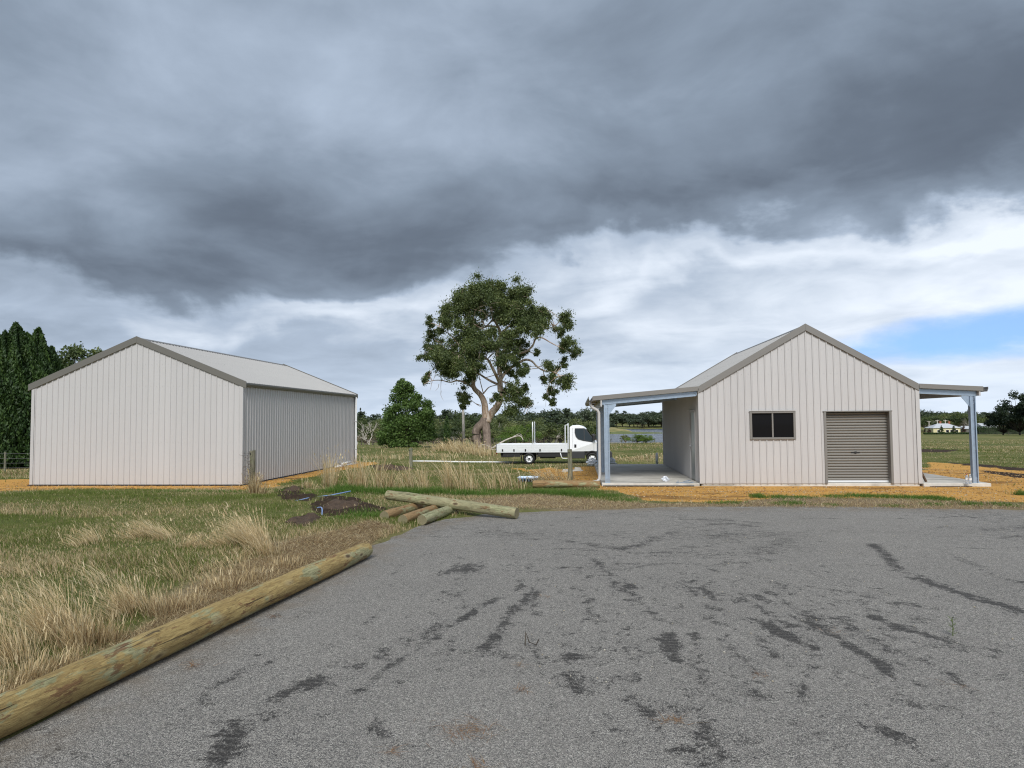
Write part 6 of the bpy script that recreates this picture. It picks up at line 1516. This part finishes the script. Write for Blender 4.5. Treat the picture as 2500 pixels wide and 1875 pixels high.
for (px, py, hp, sp, n, ln, tone) in TUS:
    c = on_ground(px, py); mpp = c[1] / FPX; sd = sp * mpp; n = int(n * (1.5 if c[1] < 12 else .72)); ox, oy = rng.normal(0, sd * (.8 if c[1] < 12 else .62), n), rng.normal(0, max(.06, sd * .5), n)
    n = len(ox); P = np.stack([c[0] + ox, c[1] + oy, np.zeros(n)], 1); ok = signed(P[:, 0], P[:, 1], ASPHALT) > -.02; P = P[ok]; ox, oy = ox[ok], oy[ok]; n = len(P)
    if not n: continue
    P[:, 2] = ground_full(P[:, 0], P[:, 1]) - .02; H = hp * mpp * (rng.uniform(.25, 1.0, n) ** .7) * 1.08
    lean = np.stack([ln + .30 * ox / max(sd, .02) * .5 + rng.normal(0, .16, n), .25 * oy / max(sd, .06) + rng.normal(-.05, .2, n)], 1)
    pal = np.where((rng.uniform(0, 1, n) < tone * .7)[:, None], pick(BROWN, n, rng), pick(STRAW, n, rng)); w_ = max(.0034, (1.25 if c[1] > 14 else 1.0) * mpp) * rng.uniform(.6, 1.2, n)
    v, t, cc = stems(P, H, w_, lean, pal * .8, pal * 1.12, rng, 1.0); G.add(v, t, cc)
    k = rng.uniform(0, 1, n) < .22; vv = v.reshape(-1, 7, 3)[k]; tp = vv[:, 6]; d = tp - (vv[:, 4] + vv[:, 5]) / 2; d /= np.maximum(np.linalg.norm(d, axis=1)[:, None], 1e-6); q = len(tp)
    if q: G.add(*blades(tp - d * .02, np.full(q, .075) * rng.uniform(.7, 1.3, q), w_[k] * 2.2, d[:, :2] * .9, pick(STRAW, q, rng), pick(STRAW, q, rng), rng))
    kk = n // 2; Pg = P[:kk] + rng.normal(0, sd * .5, (kk, 3)) * np.array([1, 1, 0])
    if tone < .4 and kk: Pg[:, 2] = ground_full(Pg[:, 0], Pg[:, 1]) - .01; G.add(*blades(Pg, np.minimum(H[:kk] * .3, .18), w_[:kk] * 1.3, rng.normal(0, .4, (kk, 2)), pick(GREEN, kk, rng), pick(GREEN, kk, rng) * 1.2, rng))
# matted dead thatch along the log and the asphalt edge
for poly, n in ((DRY[0], 26000), (DRY[1], 9000)):
    xs = [p[0] for p in poly]; ys = [p[1] for p in poly]; x = rng.uniform(min(xs), max(xs), n * 3); y = rng.uniform(min(ys), max(ys), n * 3); ok = in_poly(x, y, poly) & (signed(x, y, ASPHALT) > .0); x, y = x[ok][:n], y[ok][:n]; n = len(x)
    ln = rng.normal(0, 1, (n, 2)); ln /= np.linalg.norm(ln, axis=1)[:, None]; pal = np.where((rng.uniform(0, 1, n) < .5)[:, None], pick(BROWN, n, rng), pick(STRAW, n, rng)) * .85
    G.add(*stems(np.stack([x, y, ground_full(x, y)], 1), rng.uniform(.05, .13, n), np.where(y < 9, .0035, .006), ln * rng.uniform(.7, 1.4, (n, 1)), pal, pal * 1.05, rng, 1.5))
G.build('tall_dry_grass', 'tall straw coloured seeding grass tussocks leaning in the wind')
# lush green tufts along the edges
LUSH = np.array([[.075, .16, .022], [.11, .20, .035], [.14, .22, .045]])
G = Grass()
for (px, py, hp, sp, n) in [(1850, 1216, 13, 14, 420), (1900, 1217, 9, 26, 460), (1960, 1218, 8, 24, 380), (2040, 1217, 9, 30, 520), (2100, 1216, 11, 34, 620), (2160, 1217, 11, 34, 620), (2220, 1219, 11, 30, 560), (2270, 1220, 12, 26, 520), (2310, 1224, 12, 24, 420), (1935, 1232, 12, 22, 420), (1905, 1234, 9, 18, 260), (1790, 1231, 9, 22, 320), (1760, 1232, 8, 20, 260), (1730, 1230, 6, 10, 120), (2030, 1235, 7, 26, 260), (2180, 1238, 8, 24, 260), (2280, 1236, 9, 24, 280), (2370, 1236, 12, 24, 320), (2450, 1238, 12, 20, 360), (2495, 1212, 16, 12, 300),
                            (1480, 1216, 14, 34, 700), (1430, 1212, 18, 36, 800), (1380, 1210, 18, 36, 760), (1330, 1207, 18, 34, 700), (1280, 1206, 16, 34, 560), (1520, 1224, 9, 30, 420), (1240, 1210, 14, 34, 420), (1190, 1212, 14, 34, 420), (1210, 1202, 14, 40, 420), (1060, 1208, 26, 40, 1300), (1000, 1210, 24, 40, 1100), (900, 1208, 18, 50, 900), (850, 1206, 22, 36, 1100), (820, 1210, 16, 36, 800), (1140, 1210, 20, 40, 800), (960, 1208, 18, 40, 600), (700, 1204, 10, 30, 260), (880, 1262, 16, 30, 420), (840, 1272, 14, 40, 460), (920, 1262, 14, 16, 260), (640, 1200, 10, 30, 320), (560, 1204, 9, 60, 420), (420, 1204, 9, 80, 520), (260, 1206, 9, 80, 520), (100, 1208, 9, 80, 420)]:
    c = on_ground(px, py); mpp = c[1] / FPX; P = np.stack([c[0] + rng.normal(0, sp * mpp * .6, n), c[1] + rng.normal(0, .16, n), np.zeros(n)], 1); P = P[signed(P[:, 0], P[:, 1], ASPHALT) > .0]; n = len(P)
    if not n: continue
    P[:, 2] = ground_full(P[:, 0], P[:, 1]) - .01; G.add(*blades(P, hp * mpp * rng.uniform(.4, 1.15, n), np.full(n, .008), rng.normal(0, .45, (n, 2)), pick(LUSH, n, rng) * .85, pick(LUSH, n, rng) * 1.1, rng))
G.build('green_grass', 'lush green grass tufts along the edge of the asphalt and fill')

# dead weed by the post, weed and twig on the asphalt
def weed(px, py, hp, seed, label, mat, name):
    c = Vector(on_ground(px, py)); h = hp * c.y / FPX; rr = random.Random(seed); m = MB(); root = [c, c + Vector((-.02, 0, h * .35)), c + Vector((-.06, 0, h * .6)), c + Vector((-.13, 0, h))]
    cc = limb(m, root, .008, .003, 5, 5)
    for i in range(3, len(cc)):
        for s in (-1, 1, 1):
            e = cc[i] + Vector((s * rr.uniform(.06, .16), rr.uniform(-.1, .1), rr.uniform(.0, .08))) * (h / .9); limb(m, [cc[i], (cc[i] + e) / 2 + Vector((0, 0, .015)), e], .004, .002, 4, 2)
            for q in range(3): f_ = cc[i] + (e - cc[i]) * rr.uniform(.4, 1); g_ = f_ + Vector((rr.uniform(-.05, .05), rr.uniform(-.05, .05), rr.uniform(.02, .06))) * (h / .9); m.tube([f_, g_], .002, 3)
    return m.build(name, M[mat], None, label=label, cat='weed')
weed(612, 1192, 86, 4, 'leafless dark weed standing beside the timber post by the long shed', 'dark_bark', 'dead_weed')
c = Vector(at_z(2326, 1552, 0)); R = empty('asphalt_weed', c, label='single green weed stem growing through the asphalt', cat='weed')
M['weed'] = paint('weed green', (.10, .14, .035), .7, .2)
m = MB(); limb(m, [(0, 0, 0), (.004, 0, .06), (0, 0, .14)], .004, .002, 5, 3); m.build('stem', M['weed'], R)
m = MB()
for k in range(16):
    z = .01 + k * .008; a = k * 2.4; d = Vector((math.cos(a), math.sin(a), .5)); s = Vector((-math.sin(a), math.cos(a), 0)) * .006; p = Vector((0, 0, z)); m.add([p, p + d * .018 + s, p + d * .04, p + d * .018 - s], [(0, 1, 2, 3)])
m.build('leaf', M['weed'], R)
c = Vector(at_z(1292, 1578, 0)); m = MB()
m.tube([c + Vector((-.03, 0, .006)), c + Vector((-.025, .01, .10)), c + Vector((0, 0, .03)), c + Vector((.05, .01, .008)), c + Vector((.07, 0, .05))], .005, 5); m.build('twig', M['dark_bark'], None, label='small bent dark twig lying on the asphalt', cat='twig')
# brown grass clippings dropped on the asphalt
GC = Grass()
for k, (px, py, n, r) in enumerate([(1135, 1780, 110, .10), (1642, 1757, 40, .035), (1270, 1625, 14, .03), (470, 1624, 30, .04), (665, 1505, 26, .04), (600, 1530, 24, .10), (2030, 1540, 18, .05), (1860, 1648, 16, .03), (2345, 1675, 16, .04), (1160, 1872, 30, .05), (960, 1832, 18, .03), (1330, 1455, 12, .04), (1280, 1682, 18, .03)]):
    c = at_z(px, py, .008); P = np.stack([c[0] + rng.normal(0, r, n), c[1] + rng.normal(0, r * .7, n), np.full(n, .008)], 1); G2 = Grass(); lean = rng.normal(0, 1, (n, 2)); lean /= np.linalg.norm(lean, axis=1)[:, None]
    v, t, cc = blades(P, np.full(n, .06) * rng.uniform(.4, 1.5, n), np.full(n, .004), lean * 1.6, pick(np.array([[.26, .13, .06], [.33, .19, .09]]), n, rng), pick(np.array([[.30, .16, .08], [.42, .30, .17]]), n, rng), rng); v[:, 2] = .006 + (v[:, 2] - .008) * .22; G2.add(v, t, cc)
    GC.add(v, t, cc)
GC.build('grass_clippings', 'brown dry grass scraps dropped on the asphalt')
# loose stones: on the fill and a few pale ones on the asphalt
def stones(name, P, S, col, label, seed):
    rg = np.random.default_rng(seed); n = len(P); base = np.array([[1, 0, 0], [-1, 0, 0], [0, 1, 0], [0, -1, 0], [0, 0, .7], [0, 0, -.5]]); v = base[None] * S[:, None, None] * rg.uniform(.6, 1.3, (n, 6, 1)) * rg.uniform(.7, 1.3, (n, 1, 3))
    a = rg.uniform(0, 6.28, n); ca, sa = np.cos(a)[:, None], np.sin(a)[:, None]; v = np.stack([v[..., 0] * ca - v[..., 1] * sa, v[..., 0] * sa + v[..., 1] * ca, v[..., 2]], -1) + P[:, None]
    f = np.array([[0, 2, 4], [2, 1, 4], [1, 3, 4], [3, 0, 4], [2, 0, 5], [1, 2, 5], [3, 1, 5], [0, 3, 5]]); t = (np.arange(n) * 6)[:, None, None] + f[None]
    link_mesh(name, np_mesh(name, v.reshape(-1, 3), t.reshape(-1, 3), M['grass'], np.repeat(col, 6, 0)), label=label, kind='stuff')
rg = np.random.default_rng(15); n = 26000; x = rg.uniform(-19, 15, n); y = rg.uniform(13.4, 30, n); g, s, d = masks(x, y); ok = (rg.uniform(0, 1, n) < g * .95) & ~((x > .7) & (x < 11.8) & (y > 20.7) & (y < 29.5)) & ~((x > LX0) & (x < LX1) & (y > LY0) & (y < LY1)); x, y = x[ok], y[ok]
P = np.stack([x, y, ground_full(x, y) + .004], 1); stones('gravel', P, rg.uniform(.008, .028, len(x)) ** 1.0, pick(np.array([[.50, .30, .11], [.58, .40, .19], [.62, .50, .33], [.40, .22, .08]]), len(x), rg), 'loose orange crushed rock on the fill around the sheds', 1)
n = 240; y = rg.uniform(4.5, 13, n); x = rg.uniform(-.16, .62, n) * y; ok = signed(x, y, ASPHALT) < -.2; x, y = x[ok], y[ok]; stones('pebbles', np.stack([x, y, np.full(len(x), .006)], 1), rg.uniform(.004, .010, len(x)), pick(np.array([[.62, .58, .50], [.55, .48, .36]]), len(x), rg), 'scattered pale pebbles on the asphalt', 2)
